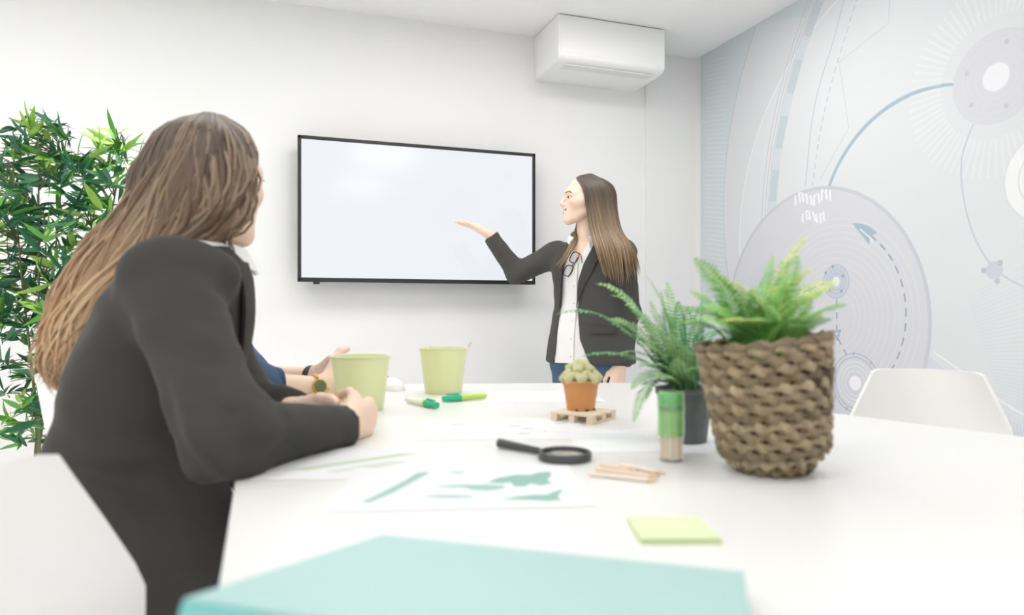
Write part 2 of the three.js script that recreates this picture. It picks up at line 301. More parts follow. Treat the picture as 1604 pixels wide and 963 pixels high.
// a hand: wrist w, F towards the fingers, T towards the thumb side, N out of the back of the hand
function handField(w, F, T, N, { L = 0.175, curl = [[0.3, 0.4, 0.3], [0.3, 0.4, 0.3], [0.35, 0.45, 0.3], [0.4, 0.5, 0.3]], spread = 0.05, thumb = [[0.02, 0.022, -0.008], [0.05, 0.045, -0.018], [0.082, 0.05, -0.026], [0.105, 0.046, -0.034]], fat = 1 } = {}) {
  const k = L / 0.18, P = (f, t, n) => w.clone().addScaledVector(F, f * k).addScaledVector(T, t * k).addScaledVector(N, n * k), pts = [];
  const base = [[0.086, 0.027, 0.0], [0.091, 0.009, 0.003], [0.086, -0.01, 0.002], [0.077, -0.027, -0.002]], len = [[0.041, 0.025, 0.021], [0.046, 0.029, 0.022], [0.042, 0.027, 0.021], [0.033, 0.02, 0.018]], rad = [0.0086, 0.0089, 0.0083, 0.0074];
  const palm = [], fingers = [];
  base.forEach((b, i) => {
    palm.push(cap(P(-0.004, b[1] * 0.45, 0), P(...b), 0.0175 * k * fat, 0.0118 * k * fat));
    const sp = (1.2 - i) * spread, Fd = F.clone().multiplyScalar(Math.cos(sp)).addScaledVector(T, Math.sin(sp)); let p = P(...b), a = 0; const seg = [];
    len[i].forEach((l, j) => { a += curl[i][j]; const d = Fd.clone().multiplyScalar(Math.cos(a)).addScaledVector(N, -Math.sin(a)), q = p.clone().addScaledVector(d, l * k), r0 = rad[i] * (1 - j * 0.09) * k * fat, r1 = rad[i] * (0.92 - j * 0.09) * k * fat; seg.push(cap(p, q, r0 * (j ? 1.03 : 1), r1)); p = q; pts.push(p); });
    fingers.push(union(seg, 0.003));
  });
  const th = thumb.map((q) => P(...q)); fingers.push(chain(th, [0.0155, 0.0115, 0.0098, 0.0078].map((r) => r * k * fat), 0.004));
  palm.push(cap(P(0.01, 0.012, -0.006), P(0.05, 0.03, -0.008), 0.016 * k, 0.012 * k), cap(P(0.012, -0.014, -0.005), P(0.06, -0.022, -0.004), 0.015 * k, 0.011 * k), cap(P(-0.03, 0, 0), P(0, 0, 0), 0.021 * k * fat, 0.0215 * k * fat));
  const pf = union(palm, 0.014), ff = union(fingers, 0.0012);
  pts.push(...th, P(-0.05, 0, 0), P(0.09, 0.03, 0), P(0.09, -0.03, 0), w);
  return { f: (x, y, z) => smin(pf(x, y, z), ff(x, y, z), 0.007), pts };
}
// a head in its own frame: chin at u = -0.112, eyes at u = 0, crown near u = 0.112
function headField(fr, { man = false, smile = 0, k = 1 } = {}) {
  const j = man ? 1.08 : 1, V3 = (a, b, c) => V(a, b, c);
  const both = (a, b, ra, rb) => [cap(V3(...a), V3(...b), ra, rb), cap(V3(-a[0], a[1], a[2]), V3(-b[0], b[1], b[2]), ra, rb)];
  const skull = [ell(0, 0.026, -0.014, 0.074, 0.086, 0.094), ell(0, -0.03, 0.022, 0.058 * j, 0.078, 0.064), ...both([0.05 * j, -0.055, -0.005], [0.012, -0.097, 0.062], 0.017, 0.016), cap(V3(-0.008, -0.099, 0.068), V3(0.008, -0.099, 0.068), 0.0145, 0.0145), ...both([0.04, -0.022, 0.056], [0.052, -0.014, 0.03], 0.02, 0.022), ...both([0.012, 0.021, 0.08], [0.044, 0.019, 0.062], 0.0105, 0.011)];
  const base = union(skull, 0.026);
  const sock = [ell(0.031, 0.002, 0.093, 0.015, 0.0105, 0.014), ell(-0.031, 0.002, 0.093, 0.015, 0.0105, 0.014)], lids = [ell(0.031, 0.001, 0.0745, 0.0135, 0.0125, 0.0125), ell(-0.031, 0.001, 0.0745, 0.0135, 0.0125, 0.0125)];
  const nose = union([cap(V3(0, 0.012, 0.083), V3(0, -0.027, 0.103), 0.0075, 0.0088), cap(V3(0, -0.029, 0.1035), V3(0, -0.033, 0.1), 0.0092, 0.008), ...both([0.0095, -0.034, 0.093], [0.0115, -0.033, 0.086], 0.0068, 0.0065)], 0.008);
  const cw = 0.021 + 0.005 * smile, cy = -0.061 + 0.006 * smile, gap = 0.003 + 0.004 * smile;
  const lips = union([...both([0, -0.0575 + gap * 0.3, 0.0895], [cw, cy, 0.074], 0.0062, 0.0035), ...both([0, -0.0655 - gap * 0.6, 0.0875], [cw, cy, 0.0735], 0.0068, 0.0035)], 0.003);
  const muzzle = ell(0, -0.058, 0.068, 0.03, 0.03, 0.02);
  const slit = cap(V3(-cw * 0.62, cy + 0.0005 - 0.001 * smile, 0.086), V3(cw * 0.62, cy + 0.0005 - 0.001 * smile, 0.086), 0.0013 + 0.0022 * smile, 0.0013 + 0.0022 * smile);
  const ears = union([...both([0.074, 0.012, -0.012], [0.07, -0.024, -0.004], 0.0085, 0.006), ...both([0.079, 0.016, -0.02], [0.077, -0.004, -0.022], 0.006, 0.005)], 0.01);
  const raw = (x, y, z) => {
    x /= k; y /= k; z /= k;
    let d = smin(base(x, y, z), muzzle(x, y, z), 0.02);
    for (const s of sock) d = smax(d, -s(x, y, z), 0.012);
    for (const s of lids) d = smin(d, s(x, y, z), 0.004);
    d = smin(d, nose(x, y, z), 0.009); d = smin(d, lips(x, y, z), 0.005); d = smax(d, -slit(x, y, z), 0.002); d = smin(d, ears(x, y, z), 0.008);
    return d * k;
  };
  const skin = hex(man ? 0xf3ccb2 : 0xf8d8c2), lip = hex(man ? 0xd39a88 : 0xcf8d83), brow = hex(0x7f6552), blush = hex(man ? 0xe5b096 : 0xf1bda6), dark = hex(0xb87c72), teeth = hex(0xf4eee8), stub = hex(0xa98a76), eye = hex(0xdcd0c8), iris = hex(0x4d3a2e), lash = hex(0x3d302a);
  const tmp = new THREE.Color();
  const col = (wx, wy, wz) => {
    const a = wx - fr.o.x, b = wy - fr.o.y, c = wz - fr.o.z, x = (a * fr.s.x + b * fr.s.y + c * fr.s.z) / k, y = (a * fr.u.x + b * fr.u.y + c * fr.u.z) / k, z = (a * fr.f.x + b * fr.f.y + c * fr.f.z) / k, ax = Math.abs(x);
    tmp.copy(skin);
    if (z > 0.02) {
      tmp.lerp(blush, 0.6 * smooth(0.035, 0.0, Math.hypot(ax - 0.042, y + 0.03)));
      if (man) tmp.lerp(stub, 0.75 * smooth(-0.03, -0.055, y) * smooth(0.015, 0.04, z));
      tmp.lerp(lip, smooth(0.0015, -0.001, lips(x, y, z)));
      if (slit(x, y, z) < 0.0012) tmp.copy(smile > 0.3 && Math.abs(y - cy) < 0.0025 ? teeth : dark);
      const by = y - 0.0215 - 0.004 * smooth(0.012, 0.03, ax) + 0.009 * smooth(0.032, 0.05, ax); if (z > 0.05) tmp.lerp(brow, smooth(0.0052, 0.0025, Math.abs(by)) * smooth(0.008, 0.014, ax) * smooth(0.05, 0.044, ax));
      if (z > 0.07) {
        const e = Math.hypot((ax - 0.031) / 0.0125, (y - 0.0005) / 0.0058); if (e < 1) tmp.copy(Math.hypot(ax - 0.031, y) < 0.0068 ? iris : eye); else if (e < 1.5 && y > -0.001) tmp.lerp(lash, 0.65);
      }
    }
    return tmp;
  };
  return { f: inFrame(fr, raw), col };
}
// the shoulder-to-fold shirt collar round a neck
function collar(fr, r, gap, up, fall) {
  const P = (u, v) => {
    const th = lerp(gap, Math.PI * 2 - gap, u), pt = Math.pow(Math.abs(u - 0.5) * 2, 5), q = v < 0.5 ? v * 2 : 2 - v * 2, outer = v > 0.5, out = outer ? 0.006 + (1 - q) * 0.016 : 0;
    const rad = (r + out + pt * (outer ? 0.006 : 0)), h = outer ? lerp(up - fall - pt * 0.022, up, q) : lerp(0, up, q), sag = Math.cos(th) * -0.016;
    return fr.at(Math.sin(th) * rad * 1.04, h + sag, Math.cos(th) * rad * (outer ? 1.03 : 1));
  };
  return sheet(P, 40, 10, 0.0022);
}
// locks of hair: guides are lists of points of equal length; locks run between neighbouring guides
function locks(guides, n, { r = 0.0035, spread = 0.006, wave = 0, waveN = 5, root, tip, seg = 18, trim = 0.12, from = 0 }) {
  const curves = guides.map((g) => new THREE.CatmullRomCurve3(g, false, 'centripetal')), out = [];
  for (let i = 0; i < n; i++) {
    const q = (i + rnd()) / n * (guides.length - 1), k = Math.min(guides.length - 2, Math.floor(q)), t = q - k, len = 1 - rnd() * trim, ph = rnd() * 6.28, P = [], j = V(rr(-1, 1), rr(-0.6, 0.6), rr(-1, 1)).multiplyScalar(spread), wa = wave * rr(0.5, 1.3), st = from * rnd();
    for (let m = 0; m <= seg; m++) {
      const s = st + (len - st) * m / seg, p = curves[k].getPoint(s).lerp(curves[k + 1].getPoint(s), t), g = smooth(0, 0.35, s);
      p.addScaledVector(j, 0.35 + 0.9 * s); const w = Math.sin(s * waveN * 6.28 + ph * 0.6 + q * 2) * wa * g; p.x += w; p.z += w * 0.6; p.y += Math.cos(s * waveN * 6.28 + ph) * wa * 0.25 * g;
      P.push(p);
    }
    const g = tube(P, (s) => r * (0.35 + 0.75 * Math.sin(Math.PI * clamp(0.06 + s * 0.9, 0, 1)) ** 0.6) * (s > 0.8 ? 1 - (s - 0.8) * 4.2 : 1), seg, 5, false, 0.7), c0 = root.clone().multiplyScalar(rr(0.75, 1.2)), c1 = tip.clone().multiplyScalar(rr(0.7, 1.25)), N = g.attributes.position.count, col = new Float32Array(N * 3), c = new THREE.Color();
    for (let v = 0; v < N; v++) { c.copy(c0).lerp(c1, smooth(0.15, 0.95, g.attributes.uv.getX(v))); col[v * 3] = c.r; col[v * 3 + 1] = c.g; col[v * 3 + 2] = c.b; }
    g.setAttribute('color', new THREE.BufferAttribute(col, 3)); g.deleteAttribute('uv'); out.push(g);
  }
  return mergeGeometries(out);
}
const mergeBody = (gs) => mergeGeometries(gs.map((g) => { for (const k of Object.keys(g.attributes)) if (!['position', 'normal', 'color'].includes(k)) g.deleteAttribute(k); return g; }));

// ---------- ceiling light panels (above and behind the camera) ----------
{
  const frameMat = std(0xf2f2f2, 0.4), glow = new THREE.MeshStandardMaterial({ color: 0xffffff, roughness: 0.6, emissive: 0xffffff, emissiveIntensity: PANEL_GLOW });
  const spots = [];
  for (const [cl, b] of [['by the mural corner', 1.6], ['in front of the air conditioner', 0.6], ['in front of the wall screen', -0.65], ['above the bamboo', -1.9]]) spots.push([`nearest the screen wall, ${cl}`, b, 2.5]);
  for (const [rl, a] of [['over the near table end', 0.3], ['behind the camera', -1.5]]) for (const [cl, b] of [['by the mural', 1.1], ['in the middle row', -0.4], ['towards the plain side wall', -1.8]]) spots.push([`${rl}, ${cl}`, b, a]);
  for (const [where, b, a] of spots) {
    const t = thing('ceiling_light', `square white ceiling light panel ${where}`, 'ceiling light', R(b, H - 0.03, a), 0, 'ceiling light panels');
    const f = [];
    for (const s of [-1, 1]) { f.push(box(0.62, 0.03, 0.02, 0, 0.015, s * 0.3)); f.push(box(0.02, 0.03, 0.58, s * 0.3, 0.015, 0)); }
    part('frame', merge(f), frameMat, t);
    part('diffuser', box(0.58, 0.012, 0.58, 0, 0.02, 0), glow, t);
    const l = new THREE.RectAreaLight(0xfffdf9, a > 1 ? PANEL_LIGHT : PANEL_LIGHT_NEAR, 0.58, 0.58); l.position.set(b, H - 0.035, -a); l.lookAt(b, 0, -a); scene.add(l);
  }
}

{
  const rim = std(0xf6f6f6, 0.4), glow = new THREE.MeshStandardMaterial({ color: 0xffffff, emissive: 0xffffff, emissiveIntensity: PANEL_GLOW });
  for (const [where, b, a] of [['in the far left corner', -2.2, 2.3], ['above the aisle left of the chairs', -1.3, 1.9], ['in front of the wall screen', -0.1, 2.75], ['above the mural side of the room', 2.0, 0.2], ['above the aisle on the left', -1.7, 0.6], ['behind the camera', 0.3, -0.7]]) {
    const t = thing('downlight', `small round recessed ceiling downlight ${where}`, 'ceiling light', R(b, H - 0.008, a));
    part('trim_ring', new THREE.TorusGeometry(0.055, 0.006, 8, 32).rotateX(Math.PI / 2), rim, t);
    part('lamp', new THREE.CylinderGeometry(0.05, 0.05, 0.006, 32).translate(0, 0.003, 0), glow, t);
    const l = new THREE.SpotLight(0xfffcf8, DOWNLIGHT, 0, 0.52, 0.5, 2); l.position.set(b, H - 0.02, -a); l.target.position.set(b, 0, -a); l.castShadow = true; l.shadow.radius = 2.5; scene.add(l, l.target);
  }
}

// ---------- air conditioner under the ceiling ----------
{
  const t = thing('air_conditioner', 'boxy white air conditioner fixed high on the wall under the ceiling', 'air conditioner', R(1.74, 2.26, A_BACK), 0);
  const m = std(0xf8f8f8, 0.45), m2 = std(0xe9e9e9, 0.5);
  const s = new THREE.Shape(); s.moveTo(0, 0); s.lineTo(0.25, -0.0); s.quadraticCurveTo(0.335, 0.0, 0.34, 0.03); s.lineTo(0.34, 0.228); s.quadraticCurveTo(0.34, 0.233, 0.33, 0.233); s.lineTo(0, 0.233); s.closePath();
  const g = new THREE.ExtrudeGeometry(s, { depth: 0.62, bevelEnabled: true, bevelSize: 0.004, bevelThickness: 0.004, bevelSegments: 2 }); g.rotateY(-Math.PI / 2); g.translate(0.31, 0, 0);
  part('casing', g, m, t);
  part('front_panel', box(0.6, 0.18, 0.006, 0, 0.13, 0.342, 0.002), m, t);
  part('air_flap', box(0.52, 0.006, 0.07, 0, -0.005, 0.27, 0.002), m2, t);
}

// ---------- wall screen ----------
{
  const TVW = 1.237, TVH = 0.712, t = thing('wall_screen', 'large wall-mounted screen showing plain white, thin black frame', 'television', R(0.4925, 1.105, 3.55), 0);
  const black = std(0x2b2b2b, 0.28), dark = std(0x303030, 0.6);
  // its centre along the wall, found from both ends
  t.position.copy(R((at(467, 0, 3.375).x + at(839, 0, 3.79).x) / 2, 1.108, 3.55));
  const fr = [], b = 0.017;
  fr.push(box(TVW, b, 0.03, 0, TVH - b / 2, 0, 0.003), box(TVW, b + 0.004, 0.03, 0, (b + 0.004) / 2, 0, 0.003), box(b, TVH, 0.03, -TVW / 2 + b / 2, TVH / 2, 0, 0.003), box(b, TVH, 0.03, TVW / 2 - b / 2, TVH / 2, 0, 0.003));
  part('frame', merge(fr), black, t);
  part('screen', box(TVW - 0.03, TVH - 0.03, 0.008, 0, TVH / 2, 0.003), new THREE.MeshStandardMaterial({ color: 0x0c0c0e, roughness: 0.13, emissive: 0xf3f6fb, emissiveIntensity: SCREEN_GLOW }), t, 'bright blank white screen');
  part('back_cover', box(TVW - 0.02, TVH - 0.02, 0.03, 0, TVH / 2, -0.03, 0.008), dark, t);
  part('back_cover', box(0.7, 0.4, 0.03, 0, 0.3, -0.058, 0.01), dark, t);
  part('sensor', box(0.03, 0.012, 0.02, -0.53, -0.005, 0.002, 0.003), dark, t);
  part('wall_bracket', box(0.4, 0.3, 0.034, 0, 0.36, -0.083), dark, t);
  const l = new THREE.RectAreaLight(0xf3f6fb, SCREEN_GLOW * 0.3, TVW - 0.04, TVH - 0.04); l.position.copy(t.position).add(V(0, TVH / 2, 0.02)); l.lookAt(l.position.clone().add(V(0, 0, 1))); scene.add(l);
}

// ---------- table ----------
const TOP = 0.75;
const white = std(0xefefed, 0.32);
{
  const t = thing('conference_table', 'large white meeting table with rounded ends, papers and plants on it', 'table', V(0, 0, 0));
  const P = [[-0.03, 0.3], [-0.033, 1.0], [-0.033, 1.85], [-0.01, 2.08], [0.06, 2.13], [0.182, 2.115], [0.4, 2.055], [0.72, 1.97], [1.0, 1.885], [1.06, 1.82], [1.085, 1.68], [1.118, 1.3], [1.181, 1.05], [1.246, 0.83], [1.33, 0.6], [1.4, 0.34], [1.38, 0.26], [1.3, 0.24], [0.05, 0.24], [-0.015, 0.25]];
  const s = new THREE.Shape(new THREE.SplineCurve(P.map(([b, a]) => new THREE.Vector2(b, a)).concat([new THREE.Vector2(...P[0])])).getPoints(240));
  const g = new THREE.ExtrudeGeometry(s, { depth: 0.026, bevelEnabled: true, bevelSize: 0.003, bevelThickness: 0.002, bevelSegments: 2, curveSegments: 1 }); g.rotateX(-Math.PI / 2); g.translate(0, TOP - 0.028, 0);
  part('tabletop', g, white, t);
  const leg = std(0xe8e8e8, 0.35, { metalness: 0.3 });
  for (const [b, a] of [[0.35, 0.4], [0.4, 1.85], [0.95, 1.7], [1.15, 0.5]]) part('leg', new THREE.CylinderGeometry(0.03, 0.03, TOP - 0.03, 24).translate(b, (TOP - 0.03) / 2, -a), leg, t);
  for (const [b0, a0, b1, a1] of [[0.35, 0.4, 1.15, 0.5], [0.4, 1.85, 0.95, 1.7]]) part('crossbar', tube([R(b0, 0.69, a0), R((b0 + b1) / 2, 0.69, (a0 + a1) / 2), R(b1, 0.69, a1)], 0.018, 8, 10), leg, t);
}

// ---------- chairs ----------
const shellMat = std(0xf3f2f0, 0.38), chairLeg = std(0xdadada, 0.35, { metalness: 0.4 });
function makeChair(label, pos, turn) {
  const t = thing('shell_chair', label, 'chair', pos, turn);
  const prof = new THREE.CatmullRomCurve3([V(0, 0.435, 0.25), V(0, 0.455, 0.2), V(0, 0.443, 0.0), V(0, 0.45, -0.15), V(0, 0.5, -0.213), V(0, 0.62, -0.24), V(0, 0.82, -0.285)]);
  const hw = (v, y) => v < 0.5 ? lerp(0.2, 0.24, smooth(0, 0.4, v)) : y > 0.66 ? lerp(0.25, 0.172, (y - 0.66) / 0.16) : lerp(0.24, 0.25, smooth(0.45, 0.66, y));
  const shell = sheet((u, v) => {
    const p = prof.getPoint(v), x = (u - 0.5) * 2, back = smooth(0.45, 0.62, p.y), e = Math.pow(Math.abs(x), 3);
    // the top corners are rounded off a little
    const drop = back * Math.max(0, Math.abs(x) - 0.9) ** 2 * 0.6 * smooth(0.72, 0.82, p.y);
    return V(x * hw(v, p.y), p.y - drop + (1 - back) * e * 0.035 * smooth(0, 0.3, v), p.z + back * e * 0.11);
  }, 28, 44, 0.011);
  part('shell', shell, shellMat, t);
  part('seat_frame', box(0.3, 0.02, 0.3, 0, 0.425, 0.02, 0.006), chairLeg, t);
  for (const sx of [-1, 1]) for (const sz of [-1, 1]) part('leg', tube([V(sx * 0.13, 0.42, 0.02 + sz * 0.13), V(sx * 0.17, 0.2, 0.02 + sz * 0.17), V(sx * 0.2, 0.0, 0.02 + sz * 0.2)], (q) => lerp(0.013, 0.01, q), 6, 10), chairLeg, t);
  return t;
}
const nearCorner = at(85, 705, 0.746);
makeChair('white shell chair in the foreground, its plain back towards the viewer, under the seated woman', V(nearCorner.x - 0.172, 0, nearCorner.z - 0.285 + 0.11), Math.PI);
makeChair('white shell chair behind the wavy-haired woman and in front of the green bamboo', R(-0.22, 0, 1.965), Math.PI / 2);
{
  const top = at(1450, 585, 2.1), f = dir(-0.5, 0, -0.87);
  makeChair('empty white shell chair beyond the table in front of the mural', V(top.x + f.x * 0.26, 0, top.z + f.z * 0.26), Math.atan2(f.x, f.z)).scale.set(0.8, 0.967, 0.9);
}

// ---------- small things on the table ----------
const onTop = (b, a, y = TOP) => R(b, y, a);
// two light green cups
{
  const m = phys(0xf8fbd6, 0.5, { transmission: 0.45, thickness: 0 });
  const prof = [[0.001, 0.002], [0.046, 0.002], [0.048, 0], [0.0505, 0.003], [0.0645, 0.117], [0.0665, 0.118], [0.0665, 0.122], [0.062, 0.122], [0.0605, 0.116], [0.047, 0.008], [0.001, 0.007]];
  for (const [label, b, a, k] of [['light green tapered plastic cup nearest the clasped hands', 0.2, 1.565, 0.98], ['light green plastic cup holding two pencils, in front of the screen wall', 0.45, 1.82, 0.98]]) {
    const t = thing('plastic_cup', label, 'cup', onTop(b, a), 0, 'light green plastic cups');
    part('cup_body', lathe(prof, 64), m, t);
    t.scale.setScalar(k);
    part('rim', new THREE.TorusGeometry(0.0645, 0.002, 8, 64).rotateX(Math.PI / 2).translate(0, 0.121, 0), m, t);
  }
}
function pencil(label, from, to, r, wood, group, sharp = true) {
  const t = thing('pencil', label, 'pencil', V(0, 0, 0), 0, group), d = to.clone().sub(from), L = d.length(), q = new THREE.Quaternion().setFromUnitVectors(V(0, 1, 0), d.normalize());
  t.position.copy(from); t.quaternion.copy(q);
  part('shaft', new THREE.CylinderGeometry(r, r, L - 0.014, 6).translate(0, (L - 0.014) / 2, 0), wood, t);
  part('sharpened_end', new THREE.CylinderGeometry(r * 0.3, r, 0.011, 12).translate(0, L - 0.0085, 0), std(0xe6c8a4, 0.7), t);
  part('lead', new THREE.ConeGeometry(r * 0.3, 0.004, 8).translate(0, L - 0.001, 0), std(0x6c5a55, 0.5), t);
  return t;
}
const woodA = std(0xf0dabf, 0.65), woodB = std(0xf6e6d8, 0.65), woodC = std(0xf2dcc6, 0.65);
{
  const c = onTop(0.45, 1.82, 0.758);
  pencil('short dark-tipped pencil in the far green cup, leaning left', c.clone().add(V(-0.004, 0.002, 0.0)), at(674, 541, 1.86), 0.003, woodA, 'pencils in the green cup');
  pencil('pale pencil in the far green cup, leaning right', c.clone().add(V(-0.01, 0.002, 0)), at(738, 535, 1.87), 0.0042, woodB, 'pencils in the green cup');
}
// computer mouse behind the cup
{
  const t = thing('computer_mouse', 'small white rounded mouse half hidden behind the nearer green cup', 'mouse', onTop(0.33, 1.93), 0.3);
  const g = new THREE.SphereGeometry(1, 32, 20, 0, Math.PI * 2, 0, Math.PI / 2).scale(0.032, 0.034, 0.055);
  part('shell', g, std(0xf6f6f6, 0.3), t);
  part('base', new THREE.CylinderGeometry(1, 1, 0.004, 32).scale(0.031, 1, 0.054).translate(0, 0.002, 0), std(0xdedede, 0.5), t);
  part('wheel', new THREE.TorusGeometry(0.006, 0.0025, 8, 20).rotateY(Math.PI / 2).translate(0, 0.03, -0.022), std(0xbfbfbf, 0.5), t);
}
// two highlighters
{
  const lime = std(0xc7e66a, 0.4), teal = phys(0x2fd2a4, 0.3, { transmission: 0.25, thickness: 0 }), cream = std(0xeef0dc, 0.4);
  const make = (label, from, to, body) => {
    const d = to.clone().sub(from), L = d.length(), t = thing('highlighter', label, 'marker pen', from, 0, 'highlighter pens');
    t.quaternion.setFromUnitVectors(V(1, 0, 0), d.clone().normalize());
    const cyl = (r0, r1, x0, x1, m, n) => part(n, new THREE.CylinderGeometry(r1, r0, x1 - x0, 20).rotateZ(-Math.PI / 2).translate((x0 + x1) / 2, 0, 0), m, t);
    cyl(0.0072, 0.0085, 0, 0.047, teal, 'cap'); cyl(0.0086, 0.0086, 0.047, 0.053, lime, 'ring'); cyl(0.0075, 0.0065, 0.053, L, body, 'barrel');
    part('clip', box(0.034, 0.003, 0.004, 0.026, 0.010, 0, 0.001), teal, t);
  };
  make('cream highlighter pen with a green cap, nearest of the two to the hands', onTop(0.36, 1.515, 0.7587), onTop(0.318, 1.64, 0.7587), cream);
  make('lime highlighter pen with a green cap, lying in front of the far green cup', onTop(0.4, 1.62, 0.7587), onTop(0.515, 1.65, 0.7587), lime);
}
// terracotta pot with a brain cactus on a toy pallet
{
  const t = thing('toy_pallet', 'small pale wooden pallet coaster under the brown plastic pot', 'coaster', onTop(0.604, 1.275), 0.62);
  const w = std(0xf5e8d4, 0.7), w2 = std(0xefdcc0, 0.7);
  for (let i = 0; i < 3; i++) part('runner', box(0.1, 0.004, 0.014, 0, 0.002, (i - 1) * 0.04, 0.001), w2, t);
  for (let i = 0; i < 3; i++) for (let j = 0; j < 3; j++) part('block', box(0.016, 0.01, 0.014, (i - 1) * 0.041, 0.009, (j - 1) * 0.04, 0.001), w2, t);
  for (let i = 0; i < 5; i++) part('slat', box(0.0165, 0.0045, 0.096, (i - 2) * 0.0205, 0.0162, 0, 0.001), i % 2 ? w : w2, t);
  const y0 = TOP + 0.0185, p = thing('potted_cactus', 'pale green brain cactus in a small brown plastic pot', 'potted plant', onTop(0.604, 1.288, y0));
  p.scale.setScalar(0.99);
  const terra = std(0xd8975c, 0.5);
  part('pot', lathe([[0.001, 0.002], [0.027, 0.002], [0.0275, 0], [0.0285, 0.002], [0.036, 0.052], [0.0385, 0.053], [0.0392, 0.062], [0.0365, 0.062], [0.035, 0.05], [0.001, 0.048]], 48), terra, p);
  part('rim', new THREE.TorusGeometry(0.0375, 0.0018, 8, 48).rotateX(Math.PI / 2).translate(0, 0.0625, 0), std(0x4b5a4a, 0.6), p, 'dark green inner rim');
  part('soil', new THREE.CylinderGeometry(0.0365, 0.0355, 0.006, 32).translate(0, 0.057, 0), std(0x5c4a3a, 0.95), p);
  for (const x of [-0.018, 0.0, 0.018]) part('drain_hole', box(0.008, 0.004, 0.002, x, 0.002, Math.sqrt(0.0282 ** 2 - x * x) + 0.0005, 0.0008), std(0x4a3626, 0.9), p);
  // folded crest: a thick wandering ridge over a dome
  const cact = std(0xd2cfa0, 0.85, { bumpMap: plasterBump, bumpScale: 0.001 });
  const dome = (th, r, k) => V(Math.cos(th) * r, 0.062 + k, Math.sin(th) * r);
  const ridges = [];
  const wander = (n, r0, amp, lift, rad, ph) => { const P = []; for (let i = 0; i < n; i++) { const th = i / n * Math.PI * 2 + ph, q = r0 + amp * (i % 2 ? 1 : -1); P.push(dome(th, q, lift - q * q * 16 + (i % 3) * 0.002)); } return tube(P, () => rad, n * 10, 12, true); };
  ridges.push(wander(16, 0.032, 0.006, 0.022, 0.0085, 0), wander(10, 0.019, 0.008, 0.028, 0.009, 0.4), wander(6, 0.008, 0.004, 0.03, 0.009, 1));
  for (const g of ridges) part('crest', g, cact, p);
  part('stem', new THREE.SphereGeometry(0.03, 24, 14).scale(1, 0.6, 1).translate(0, 0.066, 0), cact, p);
}
// magnifying glass
{
  const c = onTop(0.417, 0.944), t = thing('magnifying_glass', 'black-rimmed magnifying glass lying on the white table', 'magnifying glass', c), m = std(0x4c4d4e, 0.45);
  part('ring', lathe([[0.0335, 0], [0.0385, 0.001], [0.0392, 0.003], [0.0392, 0.011], [0.038, 0.0125], [0.035, 0.0125], [0.0335, 0.011], [0.0335, 0]], 64), m, t);
  part('lens', new THREE.SphereGeometry(0.0332, 40, 16).scale(1, 0.09, 1).translate(0, 0.006, 0), phys(0xffffff, 0.02, { transmission: 1, thickness: 0.01, ior: 1.45 }), t);
  const e = onTop(0.352, 1.055, TOP + 0.0085).sub(c), u = V(e.x, 0, e.z).normalize();
  const p0 = u.clone().multiplyScalar(0.038).setY(0.0065);
  part('ferrule', tube([p0, p0.clone().addScaledVector(u, 0.006), p0.clone().addScaledVector(u, 0.012)], 0.0045, 4, 14), m, t);
  const p1 = p0.clone().addScaledVector(u, 0.011);
  part('handle', tube([p1, p1.clone().lerp(e, 0.5), e], (q) => 0.0052 + 0.002 * q, 12, 16), m, t);
}
// toothpick jar with a translucent green lid
{
  const t = thing('toothpick_jar', 'clear round jar of wooden toothpicks with a green translucent lid', 'jar', onTop(0.56, 0.885)), r = 0.0182;
  part('jar_body', lathe([[0.001, 0.0], [r - 0.001, 0.0], [r, 0.001], [r, 0.06], [r - 0.0012, 0.06], [r - 0.0012, 0.002], [0.001, 0.0015]], 40), phys(0xffffff, 0.08, { transmission: 1, thickness: 0 }), t);
  const lid = phys(0xe2fadb, 0.1, { transmission: 0.85, thickness: 0 });
  part('lid', lathe([[r + 0.0002, 0.037], [r + 0.0013, 0.038], [r + 0.0013, 0.098], [r, 0.1015], [0.001, 0.1015], [0.001, 0.1], [r - 0.001, 0.0995], [r + 0.0002, 0.097], [r + 0.0002, 0.037]], 40), lid, t);
  part('lid_top', lathe([[0.001, 0.0], [r - 0.0015, 0], [r - 0.0015, 0.018], [0.001, 0.018]], 40).translate(0, 0.0805, 0), phys(0x56e2ac, 0.3, { transmission: 0.3, thickness: 0 }), t);
  const pick = new THREE.CylinderGeometry(0.00105, 0.00105, 0.066, 5), picks = [];
  for (let i = 0; i < 190; i++) { const q = Math.sqrt(rnd()) * 0.0155, th = rnd() * 6.283, L = rr(0.98, 1.03); picks.push(pick.clone().scale(1, L, 1).translate(Math.cos(th) * q, 0.0355 + rr(0, 0.004), Math.sin(th) * q)); }
  tag(part('toothpicks', merge(picks), std(0xfdf0da, 0.75), t), null, null, null, 'stuff');
}
// coloured pencils lying by the jar
[[0.405, 0.838, 0.47, 0.772, 'lowest pale pencil lying loose beside the magnifying glass', woodB], [0.425, 0.858, 0.483, 0.79, 'middle pale pencil lying loose beside the magnifying glass', woodC], [0.47, 0.872, 0.5, 0.803, 'pale pencil lying loose closest to the toothpick jar', woodB], [0.44, 0.876, 0.475, 0.83, 'short pale pencil lying loose behind the others', woodA]].forEach(([b0, a0, b1, a1, l, m], i) => pencil(l, onTop(b0, a0, TOP + 0.0036), onTop(b1, a1, TOP + 0.0036), 0.0034, m, 'loose pale pencils on the table'));
